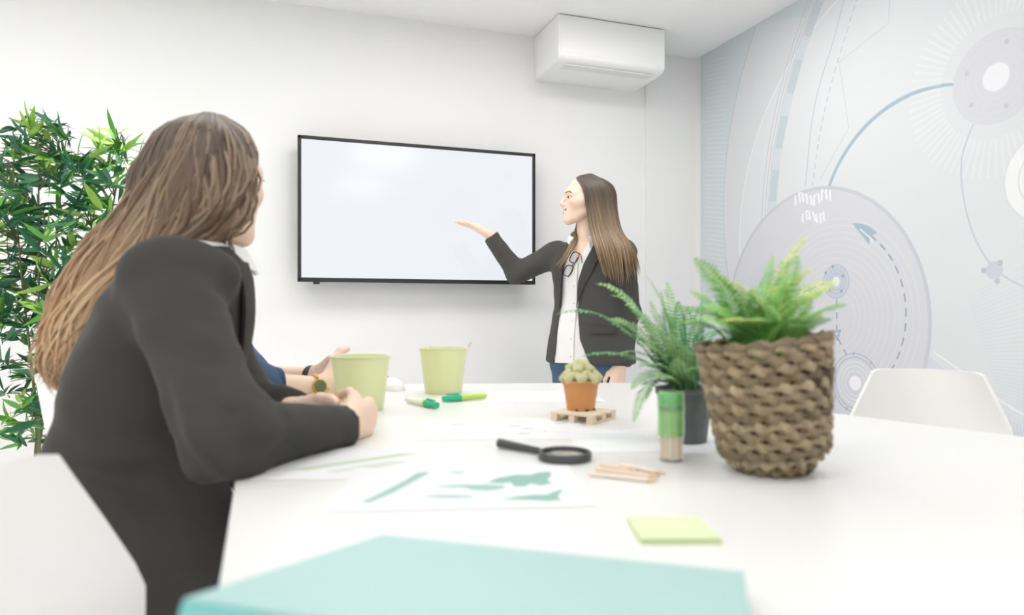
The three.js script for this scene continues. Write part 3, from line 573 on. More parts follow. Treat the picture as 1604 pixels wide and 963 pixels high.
// sticky notes
{
  const t = thing('sticky_note_pad', 'square pad of pale lime sticky notes in front of the pencils', 'sticky notes', onTop(0.381, 0.6), -Math.atan2(0.025, 0.072));
  const m = std(0xdfecbf, 0.8), m2 = std(0xd6e4b0, 0.85);
  part('pad', box(0.076, 0.004, 0.076, 0, 0.002, 0, 0.0006), m2, t);
  part('top_sheet', sheet((u, v) => V((u - 0.5) * 0.076, 0.0043 + 0.001 * v * v, (v - 0.5) * 0.076), 4, 8, 0.0002), m, t);
}
// papers
{
  const paper = (label, b, a, w, d, turn, draw, y) => {
    const t = thing('paper_sheet', label, 'paper', onTop(b, a, TOP + y), turn, 'printed sheets on the table');
    const W = 512, Hh = Math.round(512 * d / w), tex = canvas(W, Hh, (g) => { g.fillStyle = '#eeeef0'; g.fillRect(0, 0, W, Hh); draw(g, W / w, (x) => (x + w / 2) * W / w, (z) => (z + d / 2) * W / w); });
    const g = new THREE.BoxGeometry(w, 0.00012, d).translate(0, 0.00006, 0);
    part('sheet', g, std(0xffffff, 0.75, { map: tex }), t);
    return t;
  };
  const th = -Math.atan2(0.334, 0.943) + 0.05;
  // local x to the photographer's right, local z towards the photographer
  paper('white sheet printed with a teal world map, in front of the magnifying glass', 0.235, 0.845, 0.297, 0.21, -0.26, (g, s, X, Z) => {
    const blob = (pts, c) => { g.fillStyle = c; g.beginPath(); pts.forEach(([x, z], i) => i ? g.lineTo(X(x), Z(z)) : g.moveTo(X(x), Z(z))); g.closePath(); g.fill(); };
    const t1 = '#9fc6bb', t2 = '#92bbb0';
    blob([[-0.118, 0.068], [-0.108, 0.072], [-0.085, 0.03], [-0.05, -0.06], [-0.045, -0.078], [-0.062, -0.07], [-0.075, -0.03], [-0.1, 0.03]], t1);
    blob([[0.03, -0.012], [0.045, -0.035], [0.07, -0.05], [0.09, -0.048], [0.1, -0.06], [0.118, -0.065], [0.116, -0.04], [0.108, -0.02], [0.112, 0.0], [0.095, 0.01], [0.085, -0.002], [0.075, 0.014], [0.062, 0.012], [0.06, -0.01], [0.048, -0.004]], t2);
    blob([[-0.04, 0.002], [0.0, -0.002], [0.03, -0.002], [0.05, 0.006], [0.05, 0.02], [0.032, 0.03], [0.012, 0.026], [0.0, 0.012], [-0.02, 0.01]], t1);
    blob([[-0.055, 0.05], [-0.03, 0.044], [-0.01, 0.046], [0.012, 0.052], [0.008, 0.06], [-0.02, 0.058]], t1);
    blob([[0.04, 0.07], [0.06, 0.058], [0.08, 0.052], [0.098, 0.052], [0.112, 0.035], [0.122, 0.03], [0.11, 0.06], [0.112, 0.078], [0.095, 0.082], [0.07, 0.074]], t2);
    blob([[-0.02, -0.072], [0.0, -0.074], [0.002, -0.066], [-0.012, -0.064]], t1);
  }, 0.00058);
  paper('white sheet with a pale green bar chart by the near woman\u2019s sleeve', 0.15, 1.02, 0.29, 0.21, -0.3, (g, s, X, Z) => {
    const q = (pts, c) => { g.fillStyle = c; g.beginPath(); pts.forEach(([x, z], i) => i ? g.lineTo(X(x), Z(z)) : g.moveTo(X(x), Z(z))); g.closePath(); g.fill(); };
    q([[-0.115, 0.05], [-0.085, 0.05], [0.058, -0.055], [0.03, -0.055]], '#c3d6bb');
    q([[-0.03, 0.035], [0.02, 0.0], [0.05, 0.0], [0.01, 0.04]], '#d5dfd0'); q([[-0.06, 0.06], [-0.03, 0.04], [-0.01, 0.045], [-0.04, 0.068]], '#d8ded6');
    g.strokeStyle = '#dadcdb'; g.lineWidth = 3; for (let k = 0; k < 4; k++) { g.beginPath(); g.moveTo(X(0.05 + k * 0.015), Z(-0.02 + k * 0.02)); g.lineTo(X(0.1 + k * 0.008), Z(-0.025 + k * 0.018)); g.stroke(); }
  }, 0.00044);
  paper('white sheet with small grey diagrams between the hands and the cactus', 0.42, 1.225, 0.297, 0.22, -0.28, (g, s, X, Z) => {
    g.strokeStyle = '#a4a8ad'; g.fillStyle = '#b0b4b9'; g.lineWidth = 2.5;
    const spots = [[-0.1, -0.06], [-0.06, -0.02], [-0.03, -0.065], [0.01, -0.03], [0.04, -0.07], [0.075, -0.025], [0.1, -0.06], [-0.08, 0.045], [-0.03, 0.03], [0.02, 0.05], [0.06, 0.03], [0.1, 0.04], [0.03, 0.0]];
    spots.forEach(([x, z], i) => { if (i % 3 === 0) g.fillRect(X(x), Z(z), s * 0.022, s * 0.007); else if (i % 3 === 1) { g.beginPath(); g.ellipse(X(x), Z(z), s * 0.013, s * 0.01, 0, 0, 7); g.stroke(); } else { g.beginPath(); g.moveTo(X(x - 0.012), Z(z)); g.lineTo(X(x + 0.012), Z(z + 0.006)); g.stroke(); } });
  }, 0.00030);
  paper('blank-looking white sheet under the toothpick jar and black fern pot', 0.62, 1.03, 0.28, 0.21, -0.4, (g, s, X, Z) => {
    g.fillStyle = '#e7eaef'; g.fillRect(X(-0.11), Z(-0.06), s * 0.1, s * 0.05);
  }, 0.00016);
  paper('white sheet with a faint heading behind the cactus pot', 0.66, 1.66, 0.297, 0.21, -0.25, (g, s, X, Z) => {
    g.fillStyle = '#d9dde2'; g.fillRect(X(-0.12), Z(0.02), s * 0.2, s * 0.008); g.fillStyle = '#e4e6ea'; g.fillRect(X(-0.12), Z(-0.03), s * 0.14, s * 0.02);
  }, 0.00002);
}
// ring binder, near edge of the table
{
  const A = at(600, 838, 0.622), B = at(1150, 893, 0.536), v = B.clone().sub(A).setY(0).normalize(), u = V(-v.z, 0, v.x);
  if (u.dot(dir(0, 0, -1)) < 0) u.negate();
  const t = thing('ring_binder', 'pale turquoise ring binder lying closed on the near edge of the table', 'binder', V(A.x, TOP, A.z));
  const teal = std(0xafd0ce, 0.5), dark = std(0x7cc6c3, 0.5), L = 0.305, D = 0.24, h0 = 0.02, h1 = 0.058, P = (s, k, y) => v.clone().multiplyScalar(s).addScaledVector(u, k).setY(y);
  part('front_cover', sheet((a, b) => P(a * L, b * D, lerp(h0, h1, b) - 0.001), 2, 2, 0.0025), teal, t);
  part('back_cover', sheet((a, b) => P(a * L, b * D, 0.0015), 2, 2, 0.0025), teal, t);
  part('spine', sheet((a, b) => { const q = (b - 0.5) * Math.PI; return P(a * L, D + Math.cos(q) * 0.008, lerp(0.0015, h1 - 0.001, b)); }, 2, 12, 0.0025), dark, t, 'rounded turquoise spine');
  part('pages', sheet((a, b) => P(0.006 + a * (L - 0.012), 0.01 + b * (D - 0.03), lerp(h0, h1, b) * 0.5), 1, 1, 0.012), std(0xf5f5f2, 0.8), t);
}
// woven basket with a fern
function frond(o, tip, ctrl, w, n, colA, colB, twist = 0) {
  const c = new THREE.QuadraticBezierCurve3(o, ctrl, tip), pos = [], col = [], idx = [];
  const push = (p, k) => { pos.push(p.x, p.y, p.z); col.push(k.r, k.g, k.b); return pos.length / 3 - 1; };
  const axisLen = c.getLength();
  for (let i = 0; i < n; i++) {
    const t = 0.06 + 0.94 * i / n, p = c.getPointAt(t), T0 = c.getTangentAt(t), side = T0.clone().cross(V(0, 1, 0)).normalize();
    if (twist) side.applyAxisAngle(T0, twist);
    const nrm = side.clone().cross(T0).normalize(), len = w * Math.pow(Math.sin(Math.PI * clamp(0.1 + t * 0.86, 0, 1)), 0.7) * rr(0.88, 1.08) * (t > 0.85 ? 1.1 - (t - 0.85) * 4 : 1);
    const k = colA.clone().lerp(colB, clamp(t + rr(-0.25, 0.25), 0, 1));
    for (const s of [-1, 1]) {
      const d = side.clone().multiplyScalar(s).addScaledVector(T0, 0.35).addScaledVector(nrm, -0.16 + rr(-0.12, 0.12)).normalize(), wd = T0.clone().multiplyScalar(Math.min(w * 0.16, axisLen / n * 0.4)), e = nrm.clone().multiplyScalar(w * 0.05);
      const a = push(p, k), b = push(p.clone().addScaledVector(d, len * 0.35).add(wd), k), b2 = push(p.clone().addScaledVector(d, len * 0.35).sub(wd), k), m = push(p.clone().addScaledVector(d, len * 0.5).add(e), k), f = push(p.clone().addScaledVector(d, len), k);
      idx.push(a, b, m, a, m, b2, b, f, m, m, f, b2);
    }
  }
  // the midrib
  for (let i = 0; i < 14; i++) for (const [s0, s1] of [[0, 1], [1, 2], [2, 0]]) {
    const q = (t, s) => { const p = c.getPointAt(t), T0 = c.getTangentAt(t), x = T0.clone().cross(V(0.2, 1, 0.1)).normalize(), y = x.clone().cross(T0), r = lerp(0.0013, 0.0005, t), th = s / 3 * 6.283; return p.addScaledVector(x, Math.cos(th) * r).addScaledVector(y, Math.sin(th) * r); };
    const a = push(q(i / 14, s0), colB), b = push(q((i + 1) / 14, s0), colB), d = push(q(i / 14, s1), colB), e = push(q((i + 1) / 14, s1), colB); idx.push(a, b, d, d, b, e);
  }
  const g = new THREE.BufferGeometry(); g.setAttribute('position', new THREE.Float32BufferAttribute(pos, 3)); g.setAttribute('color', new THREE.Float32BufferAttribute(col, 3)); g.setIndex(idx);
  return toCreasedNormals(g, 0.1);
}
const leafMat = std(0xffffff, 0.6, { vertexColors: true, side: THREE.DoubleSide });
{
  const C = at(1214, 700, 0.957); C.y = TOP;
  const t = thing('basket_fern', 'bright green fern in a brown woven basket, at the front of the table', 'potted plant', C);
  const up = dir(-0.1, 1, 0.02), e1 = dir(1, 0.11, 0), e2 = V(0, 0, 0).crossVectors(e1, up).normalize();   // the basket leans
  const radius = (k) => lerp(lerp(0.046, 0.064, smooth(0, 0.16, k)), 0.084, Math.pow(k, 0.85)) ;
  const ROWS = 14, Hb = 0.168, ST = 16;
  const ctr = (k) => up.clone().multiplyScalar(k * Hb).add(V(0, 0.009, 0));
  const browns = [hex(0x97876c), hex(0xa59478), hex(0x86775e), hex(0xb4a386)];
  const ring = (k, phase, thick, high, c) => {
    // one flat strand woven in front of and behind the stakes
    const pos = [], col = [], idx = [], N = ST * 12, M = 10;
    for (let i = 0; i <= N; i++) {
      const th = i / N * Math.PI * 2 - Math.PI / 2, wv = Math.cos(th * ST + phase), out = wv * 0.0034, r = radius(k) + out, fat = 0.8 + 0.2 * Math.max(0, wv);
      const o = ctr(k).addScaledVector(e1, Math.cos(th) * r).addScaledVector(e2, Math.sin(th) * r), n = e1.clone().multiplyScalar(Math.cos(th)).addScaledVector(e2, Math.sin(th));
      const slant = Math.sin(th * ST + phase) * 0.0022, kk = c.clone().multiplyScalar(0.9 + 0.25 * noise(th * 9, k * 30, 1));
      for (let j = 0; j <= M; j++) { const q = j / M * Math.PI * 2, p = o.clone().addScaledVector(n, Math.cos(q) * thick * fat).addScaledVector(up, Math.sin(q) * high * fat + slant); pos.push(p.x, p.y, p.z); col.push(kk.r, kk.g, kk.b); }
    }
    for (let i = 0; i < N; i++) for (let j = 0; j < M; j++) { const a = i * (M + 1) + j, b = a + M + 1; idx.push(a, a + 1, b, b, a + 1, b + 1); }
    const g = new THREE.BufferGeometry(); g.setAttribute('position', new THREE.Float32BufferAttribute(pos, 3)); g.setAttribute('color', new THREE.Float32BufferAttribute(col, 3)); g.setIndex(idx); g.computeVertexNormals(); return g;
  };
  const wick = std(0xffffff, 0.85, { vertexColors: true, bumpMap: plasterBump, bumpScale: 0.001 });
  const low = (g) => { const p = g.attributes.position; for (let i = 0; i < p.count; i++) p.setY(i, Math.max(p.getY(i), 0.0005)); return g; };
  for (let i = 0; i < ROWS; i++) part('woven_strand', low(ring(i / (ROWS - 1) * 0.96, (i % 2) * Math.PI + i * 0.25, 0.0046, 0.0076, browns[(i * 7) % 4])), wick, t);
  for (let i = 0; i < 2; i++) part('rim_strand', ring(0.985 + i * 0.02, i * 1.6, 0.0045, 0.0055, browns[2]), wick, t);
  for (let i = 0; i < ST * 2; i++) { const th = i / (ST * 2) * Math.PI * 2, P = []; for (let q = 0; q <= 4; q++) { const k = 0.02 + q / 4 * 0.96, r = radius(k) - 0.001; P.push(ctr(k).addScaledVector(e1, Math.cos(th) * r).addScaledVector(e2, Math.sin(th) * r)); } part('stake', low(tube(P, 0.0022, 8, 6)), std(0x7d694e, 0.9), t); }
  const liner = []; for (let i = 0; i <= 6; i++) liner.push([radius(i / 6) - 0.009, i / 6 * 0.14 + 0.004]);
  part('inner_pot', lathe([[0.001, 0.004], ...liner, [0.001, 0.142]], 32), std(0x4c3d2c, 0.9), t);
  part('base', new THREE.CylinderGeometry(0.046, 0.044, 0.006, 32).translate(0, 0.0035, 0), std(0x6b583f, 0.9), t);
  const crown = ctr(0.9), g0 = hex(0x57a554), g1 = hex(0xa2d679), y1 = hex(0xd9e37c);
  const tips = [[1266, 368, 0, 1.0], [1211, 398, 0.05, 0.8], [1086, 402, -0.01, 1.1], [1118, 425, 0.04, 1], [1312, 440, 0.02, 0.9], [1326, 478, 0.04, 0.9], [1304, 500, -0.05, 0.9], [1080, 455, 0.03, 1], [1148, 440, -0.05, 1], [1176, 452, -0.06, 1], [1238, 425, -0.03, 1], [1068, 505, 0.05, 1], [1232, 460, 0.07, 1], [1274, 470, -0.06, 1], [1100, 500, -0.06, 1], [1200, 440, 0.02, 1], [1146, 470, 0.07, 1], [1290, 455, 0.05, 1], [1250, 398, 0.01, 1], [1208, 480, -0.07, 1], [1130, 500, -0.08, 1], [1280, 512, -0.07, 0.9], [1258, 500, 0.06, 1], [1172, 500, -0.075, 1], [1100, 418, 0.02, 1], [1160, 480, -0.03, 1], [1220, 440, 0.01, 1], [1190, 505, 0.0, 1], [1255, 440, 0.05, 1], [1120, 470, 0.01, 1], [1240, 505, -0.05, 1], [1140, 505, 0.03, 1], [1285, 490, 0.02, 1], [1098, 478, -0.03, 1], [1215, 465, -0.04, 1], [1060, 480, 0.0, 1], [1270, 420, 0.03, 1]];
  tips.forEach(([px, py, dd, s], i) => {
    const tip = at(px, py, 0.972 + dd).sub(C), o = crown.clone().add(V(rr(-0.035, 0.035), rr(-0.012, 0), rr(-0.035, 0.035))), ctrl = o.clone().lerp(tip, 0.45).add(V(-(tip.x - o.x) * 0.28, 0.035, -(tip.z - o.z) * 0.28));
    part('frond', frond(o, tip, ctrl, 0.0265 * s, 27, i % 3 === 1 ? hex(0x86bf5c) : g0, i % 4 === 0 ? y1 : g1, rr(-0.7, 0.7)), leafMat, t);
  });
}
// fern in the dark pot
{
  const C = at(1072, 690, 1.175); C.y = TOP + 0.0008;
  const t = thing('pot_fern', 'arching fern in a dark grey plastic pot, left of the basket', 'potted plant', C);
  const m = std(0x606365, 0.5);
  part('pot', lathe([[0.001, 0.002], [0.035, 0.002], [0.036, 0], [0.037, 0.002], [0.0455, 0.078], [0.048, 0.079], [0.0485, 0.089], [0.0455, 0.089], [0.0445, 0.08], [0.001, 0.078]], 48), m, t);
  part('soil', new THREE.CylinderGeometry(0.0445, 0.044, 0.006, 32).translate(0, 0.08, 0), std(0x4a3c30, 0.95), t);
  const g0 = hex(0x4b8f5c), g1 = hex(0xb2d894), g2 = hex(0x70b270);
  const tips = [[872, 492, -0.02, 960, 455, 1], [934, 444, 0.0, 1000, 440, 1], [957, 462, 0.03, 1010, 460, 1], [910, 558, -0.04, 990, 530, 1.1], [992, 662, -0.03, 1010, 560, 0.9], [1012, 432, 0.05, 1050, 470, 0.9], [975, 520, -0.02, 1020, 520, 1], [1000, 575, -0.05, 1030, 550, 1], [1045, 440, 0.08, 1060, 500, 1], [1078, 478, 0.02, 1075, 520, 1], [1112, 545, 0.02, 1090, 540, 1], [988, 610, -0.02, 1020, 555, 0.9], [1130, 520, 0.06, 1100, 500, 1], [1020, 505, -0.06, 1040, 530, 1.1], [1050, 520, -0.08, 1060, 550, 1.1], [985, 480, 0.06, 1030, 490, 1], [1092, 575, -0.06, 1080, 570, 1], [1030, 590, -0.08, 1048, 575, 1], [1100, 470, 0.08, 1085, 520, 1], [1012, 625, 0.03, 1030, 560, 0.9], [965, 555, 0.04, 1015, 530, 1], [1062, 470, -0.02, 1066, 530, 1], [1018, 470, 0.02, 1040, 510, 1], [1005, 540, -0.04, 1035, 530, 1], [1040, 480, -0.05, 1055, 540, 1], [1070, 540, -0.07, 1070, 570, 1], [950, 500, 0.03, 1010, 490, 1], [1100, 510, -0.05, 1085, 550, 1], [1060, 560, -0.09, 1064, 585, 1], [1035, 455, 0.04, 1050, 520, 1]];
  tips.forEach(([px, py, dd, cx, cy, s], i) => {
    const tip = at(px, py, 1.175 + dd).sub(C), o = V(rr(-0.018, 0.018), 0.083, rr(-0.018, 0.018)), ctrl = at(cx, cy, 1.175 + dd * 0.5).sub(C);
    part('frond', frond(o, tip, ctrl, 0.0235 * s, 28, g0, i % 3 ? g1 : g2, rr(-0.5, 0.5)), leafMat, t);
  });
}
// tall artificial bamboo
{
  const base = R(-0.72, 0, 2.8), t = thing('bamboo_plant', 'tall leafy artificial bamboo against the white wall, left of the women', 'plant', base);
  part('planter', lathe([[0.001, 0.01], [0.12, 0.01], [0.125, 0], [0.13, 0.004], [0.16, 0.3], [0.168, 0.302], [0.168, 0.32], [0.15, 0.32], [0.147, 0.28], [0.001, 0.275]], 40), std(0xe8e6e2, 0.5), t);
  part('soil', new THREE.CylinderGeometry(0.147, 0.145, 0.02, 32).translate(0, 0.272, 0), std(0x5a4a3a, 0.95), t);
  const stemM = std(0x6a7048, 0.7), twigM = std(0x4f5a38, 0.7);
  const stems = [[60, 190], [195, 205], [100, 230], [20, 240], [150, 300], [70, 320]].map(([px, py], i) => {
    const top = at(px, py + 20, 2.42 + (i % 3 - 1) * 0.12).sub(base), o = V(rr(-0.05, 0.05), 0.27, rr(-0.05, 0.05));
    const P = [o, o.clone().lerp(top, 0.35).add(V(-top.x * 0.15, 0, 0)), o.clone().lerp(top, 0.7), top];
    part('stem', tube(P, (q) => lerp(0.006, 0.002, q), 20, 8), stemM, t); return new THREE.CatmullRomCurve3(P);
  });
  // lance-shaped leaf, folded along its midrib and bowed
  const leafGeo = (bow, wd) => { const pos = [], idx = [], n = 6; for (let i = 0; i <= n; i++) { const q = i / n, w = wd * Math.pow(Math.sin(Math.PI * Math.pow(q, 0.72)), 0.9), y = -bow * q * q, lift = w * 0.35; pos.push(q, y + lift, w, q, y, 0, q, y + lift, -w); } for (let i = 0; i < n; i++) { const a = i * 3; idx.push(a, a + 1, a + 3, a + 3, a + 1, a + 4, a + 1, a + 2, a + 4, a + 4, a + 2, a + 5); } const g = new THREE.BufferGeometry(); g.setAttribute('position', new THREE.Float32BufferAttribute(pos, 3)); g.setIndex(idx); g.computeVertexNormals(); return g; };
  const geos = [leafGeo(0.12, 0.1), leafGeo(0.3, 0.09), leafGeo(0.02, 0.115)];
  const mats = [0x2a6a44, 0x245c3e, 0x357a48, 0x5fa03e, 0x9bc457, 0x2c6449].map((c) => std(c, 0.5, { side: THREE.DoubleSide }));
  const poly = [[-70, 240], [20, 190], [55, 178], [100, 195], [140, 232], [180, 195], [225, 205], [215, 300], [190, 420], [130, 540], [85, 690], [30, 700], [0, 600], [-70, 470]];
  const inside = (x, y) => { let c = false; for (let i = 0, j = poly.length - 1; i < poly.length; j = i++) { const [a, b] = poly[i], [d, e] = poly[j]; if ((b > y) !== (e > y) && x < (d - a) * (y - b) / (e - b) + a) c = !c; } return c; };
  const leaves = [], twigs = [];
  let tries = 0;
  while (leaves.length < 1900 && tries++ < 6000) {
    const px = rr(-70, 230), py = rr(175, 705); if (!inside(px, py)) continue;
    const d = rr(2.2, 2.62), o = at(px, py, d).sub(base), cdir = V(rr(-1, 1), rr(-0.2, 0.8), rr(-1, 1)).normalize(), light = rnd() < 0.28;
    const st = stems.map((c) => { let best = null, bd = 9; for (let q = 0.2; q <= 1; q += 0.08) { const p = c.getPoint(q), e = p.distanceTo(o); if (p.y < o.y + 0.02 && e < bd) { bd = e; best = p; } } return [bd, best]; }).sort((a, b) => a[0] - b[0])[0];
    if (st[1]) twigs.push(tube([st[1], st[1].clone().lerp(o, 0.5).add(V(0, 0.03, 0)), o], (q) => lerp(0.0025, 0.001, q), 6, 4));
    const n = 6 + Math.floor(rnd() * 4);
    for (let i = 0; i < n; i++) {
      const v = cdir.clone().multiplyScalar(0.7).add(V(rr(-1, 1), rr(-0.55, 0.75), rr(-1, 1))).normalize(), L = rr(0.05, 0.108);
      const q = new THREE.Quaternion().setFromUnitVectors(V(1, 0, 0), v).multiply(new THREE.Quaternion().setFromAxisAngle(V(1, 0, 0), rr(-0.9, 0.9)));
      const p = o.clone().addScaledVector(cdir, rr(-0.03, 0.03)), wp = p.clone().addScaledVector(v, L / 2).add(base);
      if (wp.z < -3.52) continue;
      leaves.push({ p, q, L, g: geos[Math.floor(rnd() * 3)], m: light ? (rnd() < 0.55 ? 4 : 3) : [0, 1, 2, 5, 0, 3][Math.floor(rnd() * 6)], near: wp.distanceTo(camera.position) + (px < 0 ? 1 : 0) });
    }
  }
  part('twigs', merge(twigs), twigM, t);
  leaves.sort((a, b) => a.near - b.near);
  leaves.slice(0, 300).forEach((l) => { const m = part('leaf', l.g, mats[l.m], t); m.position.copy(l.p); m.quaternion.copy(l.q); m.scale.setScalar(l.L); });
  mats.forEach((mat, k) => { const gs = leaves.slice(300).filter((l) => l.m === k).map((l) => l.g.clone().applyMatrix4(new THREE.Matrix4().compose(l.p, l.q, V(l.L, l.L, l.L)))); if (gs.length) tag(part('foliage', mergeGeometries(gs), mat, t), null, null, null, 'stuff'); });
}

// ---------- people ----------
const skinMat = phys(0xffffff, 0.55, { vertexColors: true, sheen: 0.1 });
const fabricBump = noiseTexture(256, 60, 60, 128, 30, 60);
const cloth = (c, r = 0.92) => phys(c, r, { sheen: 0.35, sheenRoughness: 0.7, sheenColor: hex(0x8a8783) });
const jacketMat = cloth(0x3e3d3a), jacketMat2 = cloth(0x393836), jacketMatB = cloth(0x4b4a48), jacketMatB2 = cloth(0x454442), shirtMat = std(0xf4f1f0, 0.85), blueMat = cloth(0x465d7a), jeanMat = cloth(0x486076), shoeMat = std(0x35302c, 0.5);
const hairMat = std(0xffffff, 0.5, { vertexColors: true });
const plain = hex(0xf9dac4);
const corners = (fr) => [-0.1, 0.1].flatMap((a) => [-0.135, 0.135].flatMap((b) => [-0.13, 0.125].map((c) => fr.at(a, b, c))));
const wrinkle = (amp, fx, fy, fz) => (x, y, z) => amp * (noise(x * fx, y * fy, z * fz) + 0.5 * noise(x * fx * 2.1 + 5, y * fy * 2.1, z * fz * 2.1));
function bodyMesh(parent, big, pts, cell, extras, mat = skinMat) {
  const b = bounds(pts, 0.14), gs = [nets(big, b.min, b.max, cell, () => plain)];
  for (const e of extras) { const q = bounds(e.pts, e.m); gs.push(nets(e.f, q.min, q.max, e.cell, e.col || (() => e.tone || plain))); }
  return part('body', mergeBody(gs), mat, parent);
}
function shoe(parent, ankle, f) {
  const fr = frame(V(ankle.x, 0, ankle.z), f), g = inFrame(fr, (a, b, c) => smax(union([ell(0, 0.035, 0.07, 0.042, 0.042, 0.125), ell(0, 0.06, -0.01, 0.04, 0.06, 0.055)], 0.03)(a, b, c), 0.004 - b, 0.004));
  const q = bounds([fr.at(0.05, 0, 0.2), fr.at(-0.05, 0.13, -0.08)], 0.03); part('shoe', nets(g, q.min, q.max, 0.008), shoeMat, parent);
}
// a sheet lying on the front of a lofted torso, between two side limits
function loftPatch(L, y0, y1, sa, sb, off, thick, nu = 6, nv = 16, n = 2.3) {
  const G = L.map((l) => ({ ...l, w: l.w + off, d: l.d + off }));
  return sheet((u, v) => { const y = lerp(y0, y1, v), s = lerp(sa(y), sb(y), u); return loftAt(G, y, s, 1, n); }, nu, nv, thick);
}
const table1 = (rows, k) => (y) => { let i = 0; while (i < rows.length - 2 && y > rows[i + 1][0]) i++; const a = rows[i], b = rows[i + 1], t = clamp((y - a[0]) / (b[0] - a[0]), 0, 1); return lerp(a[k], b[k], t); };

// --- the woman seated at the near side of the table ---
{
  const t = thing('person', 'seated woman with long wavy brown hair and black blazer, hands clasped, turned towards the screen', 'person', V(0, 0, 0));
  const ang = Math.PI / 2, lv = (y, b, a, w, d) => ({ y, x: b, z: -a, w, d, ang });
  const L = [lv(0.43, -0.15, 1.255, 0.215, 0.2), lv(0.6, -0.18, 1.27, 0.2, 0.172), lv(0.72, -0.195, 1.295, 0.165, 0.132), lv(0.85, -0.175, 1.325, 0.17, 0.132), lv(0.95, -0.15, 1.335, 0.182, 0.125), lv(1.02, -0.125, 1.338, 0.172, 0.1), lv(1.065, -0.1, 1.34, 0.1, 0.07)];
  const hf = dir(0.43, 0.06, 0.89), H0 = frame(at(331, 281, 1.27), hf, V(0.12, 1, 0));
  const neck = [R(-0.105, 1.03, 1.338), H0.at(0, -0.06, -0.02)];
  const shR = R(-0.14, 1.015, 1.19), elR = R(-0.05, 0.803, 1.0), wrR = at(541, 664, 1.155), shL = R(-0.13, 1.015, 1.485), elL = R(-0.04, 0.79, 1.43), wrL = at(470, 643, 1.275);
  const hip = [R(-0.16, 0.54, 1.17), R(-0.16, 0.54, 1.36)], knee = [R(0.27, 0.56, 1.16), R(0.27, 0.56, 1.4)], ank = [R(0.26, 0.09, 1.14), R(0.26, 0.09, 1.42)];
  const legs = (g) => union([0, 1].map((i) => chain([hip[i], knee[i], ank[i]], [0.078 + g, 0.056 + g, 0.038 + g])), 0.03);
  const armsSkin = union([chain([shR, elR, wrR], [0.046, 0.038, 0.025]), chain([shL, elL, wrL], [0.046, 0.038, 0.025])], 0);
  const torso = loft(L, 2.3, 0.03, -0.022), nk = cap(neck[0], neck[1], 0.052, 0.048);
  const big = union([torso, armsSkin, nk, legs(-0.012)], 0.025);
  const head = headField(H0, { k: 1.0 });
  const FR = dir(0.26, 0.0, 0.96), TR = dir(-0.05, 1, 0), NR = FR.clone().cross(TR).normalize();
  const hr = handField(wrR.clone().addScaledVector(FR, 0.008), FR, TR, NR, { L: 0.163, curl: [[1.25, 1.0, 0.6], [1.2, 1.0, 0.6], [1.15, 1.0, 0.6], [1.1, 1.0, 0.6]], spread: 0.03, thumb: [[0.02, 0.022, -0.006], [0.05, 0.044, -0.012], [0.074, 0.05, -0.034], [0.084, 0.046, -0.058]] });
  const FL = dir(0.93, -0.06, -0.28), TL = dir(0.1, 1, 0.05), NL = TL.clone().cross(FL).normalize();
  const hl = handField(wrL.clone().addScaledVector(FL, 0.005), FL, TL, NL, { curl: [[0.5, 0.7, 0.4], [0.55, 0.7, 0.4], [0.6, 0.7, 0.4], [0.6, 0.7, 0.4]], L: 0.152, thumb: [[0.02, 0.02, -0.008], [0.05, 0.034, -0.018], [0.08, 0.036, -0.026], [0.1, 0.03, -0.032]] });
  bodyMesh(t, big, [R(-0.33, 0.05, 1.0), R(0.33, 1.1, 1.52), wrR, neck[1]], 0.012, [
    { f: head.f, pts: corners(H0), m: 0.01, cell: 0.0032, col: head.col }, { f: hr.f, pts: hr.pts, m: 0.03, cell: 0.003 }, { f: hl.f, pts: hl.pts, m: 0.03, cell: 0.003 }]);
  // blazer: torso and sleeves, open at the front, cut at the cuffs
  const wr = wrinkle(0.005, 8, 17, 8), wr2 = wrinkle(0.005, 13, 24, 13);
  const sleeve = (a, e, w) => { const o = w.clone().sub(e).normalize(), f = chain([a, e, w.clone().addScaledVector(o, 0.04)], [0.066, 0.052, 0.032], 0.03), fold = [0.2, 0.45, 0.7].map((q) => [e.clone().lerp(a, q * 0.35 + 0.02)]); return (x, y, z) => smax(f(x, y, z) + wr2(x, y, z) + 0.006 * Math.sin((x * 75 + y * 60 + z * 40)) * smooth(0.16, 0.03, Math.hypot(x - e.x, y - e.y, z - e.z)), (x - w.x) * o.x + (y - w.y) * o.y + (z - w.z) * o.z, 0.004); };
  const sR = sleeve(shR, elR, wrR), sL = sleeve(shL, elL, wrL), tor = loft(L, 2.3, 0.03);
  const padR = ell(0.02, 0, 0, 0.085, 0.05, 0.06);
  const open = table1([[0.5, 0.06], [0.7, 0.0], [0.72, 0.0], [0.98, 0.06], [1.08, 0.075]], 1);
  const jf = (x, y, z) => {
    let d = smin(tor(x, y, z) + wr(x, y, z) + 0.0045 * Math.sin(y * 62 + x * 28 + 2.5 * noise(x * 9, y * 9, z * 9)) * smooth(0.56, 0.66, y) * smooth(0.9, 0.74, y), sR(x, y, z), 0.024); d = smin(d, sL(x, y, z), 0.024);
    d = smin(d, padR(x - shR.x, y - shR.y - 0.012, z - shR.z), 0.03); d = smin(d, padR(x - shL.x, y - shL.y - 0.012, z - shL.z), 0.03);
    const [s, f] = loftSide(L, x, y, z);
    d = smax(d, -Math.max(Math.abs(s) - open(y), -f, 0.5 - y), 0.008);
    return smax(d, -nk(x, y, z) + 0.016, 0.008);
  };
  const jb = bounds([R(-0.4, 0.42, 0.93), R(0.02, 1.1, 1.56), wrR, elR, wrL], 0.05);
  part('jacket', nets(jf, jb.min, jb.max, 0.0085), jacketMat, t);
